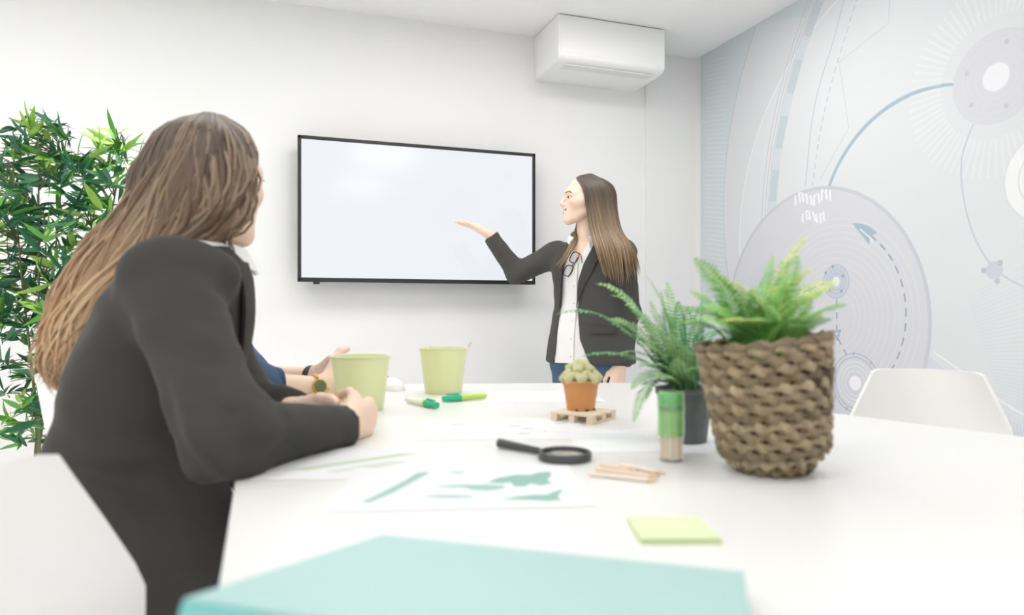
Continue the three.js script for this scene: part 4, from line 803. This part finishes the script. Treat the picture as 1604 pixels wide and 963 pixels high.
  const cf = frame(R(-0.1, 1.045, 1.338), R(1, 0.22, 0.05), V(0, 1, 0));
  part('shirt', nets((x, y, z) => Math.max(loft(L, 2.3, 0.03, -0.012)(x, y, z), -nk(x, y, z) + 0.004, 0.62 - y), jb.min, jb.max, 0.011), shirtMat, t);
  part('shirt_collar', collar(cf, 0.062, 0.42, 0.042, 0.036), shirtMat, t);
  for (const sg of [-1, 1]) part('lapel', loftPatch(L, 0.72, 1.05, (y) => sg * open(y), (y) => sg * (open(y) + 0.052 * smooth(0.72, 0.95, y)), 0.009, 0.005), jacketMat2, t);
  part('jacket_collar', sheet((u, v) => { const th = lerp(0.9, Math.PI * 2 - 0.9, u), r = 0.072 + 0.028 * v; return cf.at(Math.sin(th) * r * 1.06, 0.03 - v * 0.032 + Math.cos(th) * -0.012, Math.cos(th) * r); }, 30, 5, 0.005), jacketMat2, t);
  part('trousers', nets(union([legs(0.004), cap(hip[0], hip[1], 0.085, 0.085)], 0.03), bounds([R(-0.28, 0.08, 1.05), R(0.36, 0.66, 1.5)], 0.03).min, bounds([R(-0.28, 0.08, 1.05), R(0.36, 0.66, 1.5)], 0.03).max, 0.012), jeanMat, t, 'dark blue jeans');
  for (const a of ank) shoe(t, a, R(1, 0, 0.1));
  part('eyelashes', sheet((u, v) => H0.at(0.022 + 0.024 * u, 0.004 + 0.004 * v, 0.083 - 0.012 * u * u + 0.012 * v), 6, 2, 0.0012), std(0x4a3a30, 0.8), t);
  // hair: a soft volume with locks over it
  const D = (a) => a.map(([x, y, d]) => at(x, y, d));
  const G = [
    D([[318, 180, 1.28], [256, 203, 1.22], [224, 256, 1.225], [200, 318, 1.26], [154, 375, 1.27], [108, 440, 1.26], [76, 515, 1.22], [64, 575, 1.2], [80, 604, 1.19]]),
    D([[321, 178, 1.25], [274, 199, 1.17], [246, 258, 1.165], [220, 330, 1.19], [178, 388, 1.21], [135, 445, 1.2], [98, 515, 1.19], [78, 578, 1.18], [90, 612, 1.18]]),
    D([[325, 178, 1.24], [302, 204, 1.145], [282, 270, 1.14], [252, 340, 1.165], [210, 395, 1.19], [165, 450, 1.18], [120, 520, 1.18], [92, 580, 1.175], [100, 616, 1.175]]),
    D([[330, 178, 1.235], [326, 210, 1.14], [319, 280, 1.13], [298, 338, 1.155], [250, 380, 1.185], [200, 430, 1.19], [148, 505, 1.18], [114, 570, 1.175], [108, 612, 1.175]]),
    D([[338, 180, 1.25], [354, 215, 1.17], [354, 275, 1.155], [336, 335, 1.155], [296, 368, 1.175], [240, 398, 1.2], [180, 455, 1.2], [134, 535, 1.18], [116, 596, 1.178]]),
    D([[344, 182, 1.255], [374, 213, 1.2], [385, 258, 1.185], [374, 318, 1.17], [345, 362, 1.175], [290, 386, 1.2], [215, 425, 1.22], [155, 490, 1.2], [122, 570, 1.18]]),
    D([[348, 183, 1.265], [380, 208, 1.235], [396, 248, 1.225], [389, 300, 1.21], [366, 348, 1.2], [322, 378, 1.215], [250, 408, 1.235], [185, 460, 1.22], [140, 530, 1.19]]),
  ];
  const roots = hex(0x5c4e42), tips2 = hex(0xae8b66);
  const lk = [locks(G, 620, { r: 0.0052, spread: 0.007, wave: 0.011, waveN: 2.2, root: roots, tip: tips2, seg: 26, trim: 0.16 }), locks(G, 240, { r: 0.0028, spread: 0.012, wave: 0.016, waveN: 2.6, root: hex(0x8a7765), tip: hex(0xcfae88), seg: 26, trim: 0.1 })];
  const far = [[[0.01, 0.106, 0.05], [-0.05, 0.088, 0.062], [-0.079, 0.02, 0.048], [-0.08, -0.08, 0.02], [-0.08, -0.17, 0]], [[0.01, 0.108, 0.015], [-0.05, 0.09, 0.024], [-0.083, 0.02, 0.004], [-0.083, -0.08, -0.012], [-0.08, -0.17, -0.03]]].map((g) => g.map((p) => H0.at(...p)));
  lk.push(locks(far, 130, { r: 0.005, spread: 0.004, wave: 0.003, waveN: 1.6, root: roots, tip: tips2, seg: 18, trim: 0.2 }));
  const wisp = [D([[360, 300, 1.2], [366, 345, 1.19], [360, 372, 1.19], [366, 392, 1.19], [374, 412, 1.19]]), D([[352, 310, 1.19], [356, 352, 1.185], [350, 376, 1.185], [356, 396, 1.185], [368, 430, 1.19]])];
  lk.push(locks(wisp, 9, { r: 0.0018, spread: 0.003, wave: 0.003, waveN: 1.5, root: roots, tip: hex(0x8a7058), seg: 12, trim: 0.3 }));
  part('hair', mergeGeometries(lk), hairMat, t, 'long wavy brown hair, lighter towards the ends');
  const cm = H0, cf2 = union([inFrame(cm, ell(0, 0.026, -0.016, 0.076, 0.086, 0.094)), chain([at(306, 270, 1.26), at(262, 335, 1.26), at(205, 400, 1.255), at(145, 475, 1.23), at(102, 560, 1.2)], [0.07, 0.05, 0.036, 0.026, 0.016], 0.03)], 0.03);
  const face = inFrame(cm, ell(0, -0.03, 0.09, 0.085, 0.1, 0.075));
  const hb = bounds([...corners(cm), at(100, 560, 1.2), at(300, 200, 1.16)], 0.04);
  part('hair_mass', nets((x, y, z) => smax(cf2(x, y, z), -face(x, y, z), 0.015), hb.min, hb.max, 0.009), std(0x6a594b, 0.7), t);
}

// --- the man behind her ---
{
  const t = thing('person', 'man in dark blue shirt with rolled sleeves and gold watch, mostly hidden by the woman', 'person', V(0, 0, 0));
  const ang = Math.PI / 2, lv = (y, b, a, w, d) => ({ y, x: b, z: -a, w, d, ang });
  const L = [lv(0.46, -0.27, 1.98, 0.18, 0.15), lv(0.62, -0.3, 1.98, 0.175, 0.135), lv(0.8, -0.28, 1.98, 0.185, 0.13), lv(0.95, -0.24, 1.985, 0.2, 0.125), lv(1.02, -0.2, 1.985, 0.19, 0.1), lv(1.075, -0.17, 1.985, 0.1, 0.07)];
  const H0 = frame(R(-0.155, 1.222, 2.0), R(0.93, -0.03, 0.36), V(0, 1, 0));
  const nk = cap(R(-0.17, 1.03, 1.985), H0.at(0, -0.06, -0.02), 0.06, 0.055);
  const shR = R(-0.2, 1.01, 1.8), elR = at(395, 611, 1.56), wrR = at(500, 607, 1.655), shL = R(-0.2, 1.01, 2.17), elL = at(392, 594, 1.92), wrL = at(492, 590, 1.82);
  const hip = [R(-0.25, 0.53, 1.88), R(-0.25, 0.53, 2.08)], knee = [R(0.22, 0.56, 1.86), R(0.22, 0.56, 2.08)], ank = [R(0.2, 0.09, 1.84), R(0.2, 0.09, 2.1)];
  const legs = (g) => union([0, 1].map((i) => chain([hip[i], knee[i], ank[i]], [0.088 + g, 0.062 + g, 0.042 + g])), 0.03);
  const big = union([loft(L, 2.3, 0.03, -0.015), nk, chain([shR, elR, wrR], [0.055, 0.043, 0.027]), chain([shL, elL, wrL], [0.055, 0.043, 0.027]), legs(-0.01)], 0.02);
  const head = headField(H0, { man: true });
  const FR = dir(0.8, 0.12, 0.58), TR = dir(-0.35, 0.93, 0.1); TR.addScaledVector(FR, -TR.dot(FR)).normalize(); const NR = FR.clone().cross(TR).normalize();
  const hr = handField(wrR.clone().addScaledVector(FR, 0.012), FR, TR, NR, { L: 0.185, curl: [[0.9, 0.9, 0.5], [0.9, 0.9, 0.5], [0.9, 0.9, 0.5], [0.9, 0.9, 0.5]], thumb: [[0.018, 0.024, -0.004], [0.04, 0.055, -0.006], [0.062, 0.078, -0.012], [0.085, 0.084, -0.022]] });
  const FL = dir(0.95, 0.05, -0.2), TL = dir(-0.1, 1, 0); TL.addScaledVector(FL, -TL.dot(FL)).normalize(); const NL = TL.clone().cross(FL).normalize();
  const hl = handField(wrL.clone().addScaledVector(FL, 0.008), FL, TL, NL, { L: 0.185, curl: [[0.5, 0.7, 0.4], [0.5, 0.7, 0.4], [0.5, 0.7, 0.4], [0.5, 0.7, 0.4]] });
  bodyMesh(t, big, [R(-0.42, 0.05, 1.76), R(0.28, 1.1, 2.2), wrR, wrL, elR], 0.013, [
    { f: head.f, pts: corners(H0), m: 0.012, cell: 0.004, col: head.col }, { f: hr.f, pts: hr.pts, m: 0.03, cell: 0.003 }, { f: hl.f, pts: hl.pts, m: 0.03, cell: 0.0035 },
    { f: chain([elR, wrR], [0.043, 0.027]), pts: [elR, wrR], m: 0.06, cell: 0.005 }]);
  const wr = wrinkle(0.004, 12, 16, 12);
  const sleeve = (a, e, c, r) => { const o = c.clone().sub(e).normalize(), f = chain([a, e, c.clone().addScaledVector(o, 0.05)], [0.072, 0.056, r], 0.03); return (x, y, z) => smax(f(x, y, z) + wr(x, y, z), (x - c.x) * o.x + (y - c.y) * o.y + (z - c.z) * o.z, 0.004); };
  const cR = elR.clone().lerp(wrR, 0.34), cL = elL.clone().lerp(wrL, 0.1), sR = sleeve(shR, elR, cR, 0.05), sL = sleeve(shL, elL, cL, 0.046), tor = loft(L, 2.3, 0.03);
  const jb = bounds([R(-0.45, 0.44, 1.76), R(0.0, 1.12, 2.2), cR, elR, cL], 0.06);
  part('shirt', nets((x, y, z) => smax(smin(smin(tor(x, y, z) + wr(x, y, z), sR(x, y, z), 0.03), sL(x, y, z), 0.03), -nk(x, y, z) + 0.008, 0.01), jb.min, jb.max, 0.0095), blueMat, t);
  const band = (e, c, r) => { const o = c.clone().sub(e).normalize(), fr = frame(c, o, V(0, 1, 0)); return sheet((u, v) => { const th = u * Math.PI * 2, q = r + 0.002 * Math.sin(v * 6 + th * 3); return fr.at(Math.cos(th) * q, Math.sin(th) * q, -0.03 + v * 0.036); }, 32, 5, 0.004, true); };
  part('rolled_cuff', band(elR, cR, 0.05), blueMat, t); part('rolled_cuff', band(elL, cL, 0.047), blueMat, t);
  part('shirt_collar', collar(frame(R(-0.165, 1.05, 1.985), R(1, 0.2, 0)), 0.068, 0.4, 0.04, 0.034), blueMat, t);
  const q = bounds([R(-0.36, 0.08, 1.78), R(0.3, 0.66, 2.18)], 0.03); part('trousers', nets(union([legs(0.006), cap(hip[0], hip[1], 0.11, 0.11)], 0.03), q.min, q.max, 0.013), cloth(0x44474c), t);
  for (const a of ank) shoe(t, a, R(1, 0, 0));
  const hairF = inFrame(H0, (a, b, c) => smax(smax(ell(0, 0.034, -0.02, 0.081, 0.09, 0.1)(a, b, c) + 0.002 * noise(a * 90, b * 90, c * 30), -ell(0, -0.02, 0.09, 0.075, 0.088, 0.07)(a, b, c), 0.012), -0.05 - b, 0.01));
  const hb = bounds(corners(H0), 0.02); part('hair', nets(hairF, hb.min, hb.max, 0.006), std(0x4a3b30, 0.8), t, 'short dark hair');
  // gold watch: bracelet links, case, dial
  const o = wrR.clone().sub(elR).normalize(), wf = frame(wrR.clone().addScaledVector(o, -0.012), o, V(0, 1, 0)), gold = std(0xe6c06a, 0.28, { metalness: 0.85 }), w = new THREE.Group(); w.name = 'wristwatch'; w.userData.label = 'gold metal wristwatch with a dark green dial'; t.add(w);
  for (let i = 0; i < 22; i++) { const th = i / 22 * Math.PI * 2, m = part('link', box(0.0072, 0.0034, 0.015, 0, 0, 0, 0.001), gold, w); const p = wf.at(Math.cos(th) * 0.0305, Math.sin(th) * 0.0305, 0); m.position.copy(p); m.quaternion.setFromRotationMatrix(new THREE.Matrix4().makeBasis(wf.d(-Math.sin(th), Math.cos(th), 0), wf.d(Math.cos(th), Math.sin(th), 0), wf.d(0, 0, -1))); }
  const cd = dir(0.55, 0.2, -0.75), cdn = cd.clone().addScaledVector(o, -cd.dot(o)).normalize(), cp = wf.o.clone().addScaledVector(cdn, 0.032), cq = new THREE.Quaternion().setFromUnitVectors(V(0, 1, 0), cdn);
  for (const [n, g, m] of [['case', new THREE.CylinderGeometry(0.0165, 0.0175, 0.008, 32), gold], ['dial', new THREE.CylinderGeometry(0.0148, 0.0148, 0.0086, 32), std(0x75805a, 0.35)], ['crown', new THREE.CylinderGeometry(0.0025, 0.0025, 0.006, 12).rotateZ(Math.PI / 2).translate(0.02, 0, 0), gold]]) { const k = part(n, g, m, w); k.position.copy(cp); k.quaternion.copy(cq); }
  const bf = frame(wrL.clone().addScaledVector(wrL.clone().sub(elL).normalize(), -0.006), wrL.clone().sub(elL), V(0, 1, 0)); part('bracelet', sheet((u, v) => { const th = u * 6.28318; return bf.at(Math.cos(th) * 0.029, Math.sin(th) * 0.029, (v - 0.5) * 0.016); }, 28, 2, 0.004, true), std(0x44423f, 0.7), t, 'dark strap round the other wrist');
}

// --- the woman presenting beside the screen ---
{
  const t = thing('person', 'standing woman with long straight brown hair and open black blazer, hand raised towards the screen', 'person', V(0, 0, 0));
  const F = dir(-0.44, 0, -0.9), ang = Math.atan2(F.x, -F.z), lv = (y, px, w, d) => { const p = at(px, 400, 3.25); return { y, x: p.x, z: p.z, w, d, ang }; };
  const L = [lv(0.7, 918, 0.178, 0.128), lv(0.85, 918, 0.172, 0.12), lv(1.0, 920, 0.142, 0.1), lv(1.12, 921, 0.15, 0.108), lv(1.21, 922, 0.16, 0.098), lv(1.265, 921, 0.125, 0.078), lv(1.3, 920, 0.062, 0.056)];
  const J = [lv(0.722, 924, 0.212, 0.15), lv(0.85, 924, 0.195, 0.138), lv(1.0, 922, 0.168, 0.12), lv(1.12, 922, 0.172, 0.122), lv(1.21, 923, 0.178, 0.112), lv(1.262, 922, 0.14, 0.09), lv(1.292, 921, 0.09, 0.07)];
  const S = dir(-0.9, 0, 0.44), c0 = at(922, 396, 3.25);
  const shR = c0.clone().addScaledVector(S, 0.158), shL = c0.clone().addScaledVector(S, -0.158), elR = at(810, 428, 3.43), wrR = at(769, 369, 3.4), elL = at(986, 490, 3.22), wrL = at(972, 568, 3.13);
  const H0 = frame(at(913, 313, 3.24), dir(-0.94, 0.07, -0.3), V(-0.03, 1, 0));
  const nk = cap(at(920, 388, 3.25), H0.at(0, -0.06, -0.024), 0.05, 0.046);
  const hc = at(918, 560, 3.25), hip = [1, -1].map((s) => V(hc.x, 0.8, hc.z).addScaledVector(S, s * 0.085)), knee = [1, -1].map((s) => V(hc.x, 0.44, hc.z).addScaledVector(S, s * 0.08).addScaledVector(F, 0.015)), ank = [1, -1].map((s) => V(hc.x, 0.09, hc.z).addScaledVector(S, s * 0.09).addScaledVector(F, -0.02));
  const legs = (g) => union([0, 1].map((i) => chain([hip[i], knee[i], ank[i]], [0.085 + g, 0.056 + g, 0.038 + g])), 0.01);
  const big = union([loft(L, 2.3, 0.03, -0.014), nk, chain([shR, elR, wrR], [0.044, 0.036, 0.023]), chain([shL, elL, wrL], [0.044, 0.036, 0.023]), legs(-0.01)], 0.022);
  const head = headField(H0, { smile: 1 });
  const FR = dir(-0.88, 0.46, -0.1), TR = dir(-0.1, 0, 1); TR.addScaledVector(FR, -TR.dot(FR)).normalize(); const NR = FR.clone().cross(TR).normalize();
  const hr = handField(wrR.clone().addScaledVector(FR, 0.008), FR, TR, NR, { L: 0.17, curl: [[-0.16, -0.08, 0.02], [-0.14, -0.08, 0.02], [-0.1, -0.05, 0.04], [-0.06, 0, 0.05]], spread: 0.04, thumb: [[0.02, 0.022, -0.01], [0.05, 0.042, -0.02], [0.078, 0.052, -0.022], [0.1, 0.056, -0.02]] });
  const FL = dir(-0.2, -0.97, -0.12), TL = dir(-0.9, 0.1, -0.3); TL.addScaledVector(FL, -TL.dot(FL)).normalize(); const NL = TL.clone().cross(FL).normalize();
  const hl = handField(wrL.clone().addScaledVector(FL, 0.008), FL, TL, NL, { L: 0.17, curl: [[0.5, 0.7, 0.5], [0.6, 0.8, 0.5], [0.7, 0.8, 0.5], [0.75, 0.8, 0.5]] });
  bodyMesh(t, big, [V(hc.x - 0.25, 0.05, hc.z - 0.2), V(hc.x + 0.3, 1.35, hc.z + 0.2), wrR, elR, elL, wrL], 0.012, [
    { f: head.f, pts: corners(H0), m: 0.01, cell: 0.0024, col: head.col }, { f: hr.f, pts: hr.pts, m: 0.03, cell: 0.0027 }, { f: hl.f, pts: hl.pts, m: 0.03, cell: 0.0027 },
    { f: nk, pts: [at(920, 388, 3.25), H0.at(0, -0.06, -0.024)], m: 0.07, cell: 0.005 }]);
  // shirt with collar, placket and buttons
  const vneck = (x, y, z) => { const [s, f] = loftSide(L, x, y, z); return -Math.max(Math.abs(s - 0.018) - (y - 1.19) * 0.5, -f); };
  const sw = wrinkle(0.003, 16, 9, 16), sb = bounds(L.map((l) => V(l.x, l.y, l.z)), 0.2);
  part('shirt', nets((x, y, z) => smax(loft(L, 2.3, 0.02)(x, y, z) + sw(x, y, z), Math.max(-nk(x, y, z) + 0.003, 0.728 - y, vneck(x, y, z)), 0.004), sb.min, sb.max, 0.007), shirtMat, t);
  part('placket', loftPatch(L, 0.73, 1.185, () => 0.012, () => 0.042, 0.005, 0.003, 3, 20), shirtMat, t);
  for (let i = 0; i < 6; i++) { const b = part('button', new THREE.SphereGeometry(0.0042, 10, 8).scale(1, 1, 0.5), std(0xe2dedb, 0.4), t), y = 0.76 + i * 0.08; b.position.copy(loftAt(L, y, 0.027, 1)).addScaledVector(F, 0.008); b.lookAt(b.position.clone().add(F)); }
  const cf = frame(at(917, 379, 3.24), F.clone().add(V(0, -0.25, 0)), V(0, 1, 0));
  part('shirt_collar', collar(cf, 0.064, 0.55, 0.046, 0.05), shirtMat, t);
  // open blazer
  const open = [[0.7, -0.055, 0.14], [0.735, -0.045, 0.13], [0.84, 0.0, 0.118], [0.97, 0.012, 0.105], [1.1, 0.0, 0.092], [1.18, -0.022, 0.085], [1.24, -0.05, 0.07], [1.3, -0.072, 0.06]], oa = table1(open, 1), ob = table1(open, 2);
  const wr = wrinkle(0.0045, 8, 11, 8), wr2 = wrinkle(0.0045, 14, 22, 14);
  const sleeve = (a, e, w) => { const o = w.clone().sub(e).normalize(), f = chain([a, e, w.clone().addScaledVector(o, 0.04)], [0.062, 0.049, 0.036], 0.025); return (x, y, z) => smax(f(x, y, z) + wr2(x, y, z) + 0.003 * Math.sin(x * 70 + y * 50 - z * 20) * smooth(0.14, 0.02, Math.hypot(x - e.x, y - e.y, z - e.z)), (x - w.x) * o.x + (y - w.y) * o.y + (z - w.z) * o.z, 0.004); };
  const sR = sleeve(shR, elR, wrR), sL = sleeve(shL, elL, wrL), tor = loft(J, 2.3, 0.02), inner = loft(J, 2.3, 0.02, -0.012), pad = ell(0, 0, 0, 0.064, 0.044, 0.06);
  const jf = (x, y, z) => {
    let d = smax(tor(x, y, z) + wr(x, y, z), -inner(x, y, z) - 100 * smooth(0.98, 1.02, y), 0.003);
    const [s, f] = loftSide(J, x, y, z);
    d = smax(d, -Math.max(oa(y) - s, s - ob(y), -f), 0.006);
    d = smin(d, sR(x, y, z), 0.03); d = smin(d, sL(x, y, z), 0.03);
    d = smin(d, pad(x - shR.x, y - shR.y - 0.004, z - shR.z), 0.03); d = smin(d, pad(x - shL.x, y - shL.y - 0.004, z - shL.z), 0.03);
    d = smax(d, -nk(x, y, z) + 0.014, 0.008);
    return d;
  };
  const jb = bounds([...J.map((l) => V(l.x - 0.2, l.y, l.z)), ...J.map((l) => V(l.x + 0.2, l.y, l.z + 0.12)), ...J.map((l) => V(l.x, l.y, l.z - 0.1)), wrR, elR, elL, wrL], 0.06);
  part('jacket', nets(jf, jb.min, jb.max, 0.0068), jacketMatB, t);
  part('lapel', loftPatch(J, 0.98, 1.27, (y) => oa(y) + 0.002, (y) => oa(y) - 0.05 * smooth(0.98, 1.16, y) - 0.01 * smooth(1.18, 1.2, y), 0.006, 0.005, 6, 24), jacketMatB2, t);
  part('lapel', loftPatch(J, 0.98, 1.27, (y) => ob(y) - 0.002, (y) => ob(y) + 0.045 * smooth(0.98, 1.16, y), 0.006, 0.005, 6, 24), jacketMatB2, t);
  part('pocket_flap', loftPatch(J, 0.865, 0.9, () => -0.15, () => -0.05, 0.005, 0.006, 6, 3), jacketMatB2, t);
  { const b = part('jacket_button', new THREE.SphereGeometry(0.007, 14, 10).scale(1, 1, 0.5), std(0x55514c, 0.4), t); b.position.copy(loftAt(J, 0.955, -0.012, 1)).addScaledVector(F, 0.004); b.lookAt(b.position.clone().add(F)); }
  { const q = bounds([...hip, ...knee, ...ank], 0.13); part('trousers', nets(union([legs(0.006), loft([lv(0.7, 918, 0.162, 0.112), lv(0.78, 918, 0.16, 0.108), lv(0.86, 919, 0.15, 0.102)], 2.3, 0.02)], 0.03), q.min, V(q.max.x, 0.95, q.max.z), 0.011), jeanMat, t, 'blue jeans'); }
  for (const a of ank) shoe(t, a, F);
  // hair
  const D = (a) => a.map(([x, y, d]) => at(x, y, d));
  const G = [
    D([[903, 278, 3.2], [914, 296, 3.165], [921, 325, 3.155], [926, 360, 3.13], [934, 392, 3.08], [945, 432, 3.06]]),
    D([[908, 275, 3.2], [924, 294, 3.15], [931, 325, 3.145], [938, 360, 3.12], [947, 392, 3.06], [958, 442, 3.045]]),
    D([[915, 273.5, 3.21], [936, 290, 3.155], [943, 325, 3.15], [950, 360, 3.12], [960, 390, 3.055], [968, 449, 3.04]]),
    D([[921, 272, 3.22], [947, 289, 3.165], [953, 325, 3.16], [960, 360, 3.13], [973, 388, 3.055], [980, 446, 3.045]]),
    D([[926, 272, 3.245], [956, 291, 3.22], [962, 328, 3.21], [967, 360, 3.16], [984, 388, 3.06], [995, 442, 3.05]]),
    D([[929, 273, 3.27], [960, 292, 3.27], [966, 332, 3.265], [973, 362, 3.2], [992, 390, 3.09], [1003, 430, 3.07]]),
    D([[926, 274, 3.29], [950, 296, 3.33], [955, 332, 3.34], [968, 366, 3.3], [985, 392, 3.2], [1000, 425, 3.15]]),
  ];
  const root = hex(0x54493f), tip = hex(0x94795c);
  const lk = [locks(G, 520, { r: 0.0048, spread: 0.005, wave: 0.002, waveN: 1.2, root, tip, seg: 16, trim: 0.34 })];
  // the part over her other shoulder falls in front of the blazer
  const G2 = [D([[903, 278, 3.27], [900, 300, 3.31], [905, 340, 3.32], [902, 362, 3.25], [888, 392, 3.16], [866, 420, 3.17]]), D([[908, 276, 3.28], [906, 300, 3.32], [908, 340, 3.33], [905, 364, 3.26], [893, 396, 3.15], [876, 422, 3.155]])];
  lk.push(locks(G2, 46, { r: 0.0032, spread: 0.004, wave: 0.002, waveN: 1, root, tip, seg: 16, trim: 0.2 }));
  part('hair', mergeGeometries(lk), hairMat, t, 'long straight brown hair');
  const capF = inFrame(H0, ell(0, 0.03, -0.02, 0.076, 0.083, 0.092)), fallF = chain([at(938, 300, 3.23), at(950, 360, 3.22), at(958, 392, 3.17)], [0.062, 0.046, 0.024], 0.03), face = inFrame(H0, ell(0, -0.035, 0.085, 0.088, 0.105, 0.078)), hb = bounds([...corners(H0), at(965, 400, 3.15)], 0.05);
  part('hair_mass', nets((x, y, z) => smax(union([capF, fallF], 0.03)(x, y, z), -face(x, y, z), 0.012), hb.min, hb.max, 0.007), std(0x4d4238, 0.7), t);
  // spectacles hooked over the shirt front
  const g = thing('spectacles', 'black-framed spectacles hanging from the presenter\u2019s white shirt front', 'glasses', loftAt(L, 1.178, 0.04, 1).addScaledVector(F, 0.016));
  const X = dir(-0.42, -0.9, -0.05), Z = F.clone().addScaledVector(S, 0.1), Y = Z.clone().cross(X).normalize(); Z.copy(X).cross(Y).normalize();
  g.quaternion.setFromRotationMatrix(new THREE.Matrix4().makeBasis(X, Y, Z));
  const bl = std(0x2c2b2a, 0.35), ring = (cx) => { const P = []; for (let i = 0; i < 28; i++) { const th = i / 28 * 6.28318, c = Math.cos(th), s = Math.sin(th), n = 2.8, r = Math.pow(Math.pow(Math.abs(c), n) + Math.pow(Math.abs(s), n), -1 / n); P.push(V(cx + c * r * 0.0255, s * r * 0.019, 0)); } return tube(P, 0.0023, 56, 6, true); };
  part('lens_frame', ring(-0.033), bl, g); part('lens_frame', ring(0.033), bl, g);
  part('bridge', tube([V(-0.009, 0.006, 0), V(0, 0.009, 0.001), V(0.009, 0.006, 0)], 0.002, 8, 6), bl, g);
  for (const s of [-1, 1]) { part('lens', new THREE.CircleGeometry(0.0225, 28).scale(1.08, 0.8, 1).translate(s * 0.033, 0, 0), phys(0xffffff, 0.05, { transmission: 1, thickness: 0, side: THREE.DoubleSide }), g); }
  part('temple', tube([V(-0.06, 0.012, -0.001), V(-0.05, 0.03, 0.004), V(-0.02, 0.05, 0.006)], 0.0022, 12, 6), bl, g); part('temple', tube([V(0.06, 0.012, -0.003), V(0.03, 0.013, -0.006), V(-0.04, 0.01, -0.007)], 0.0022, 12, 6), bl, g);
}

renderer.render(scene, camera);
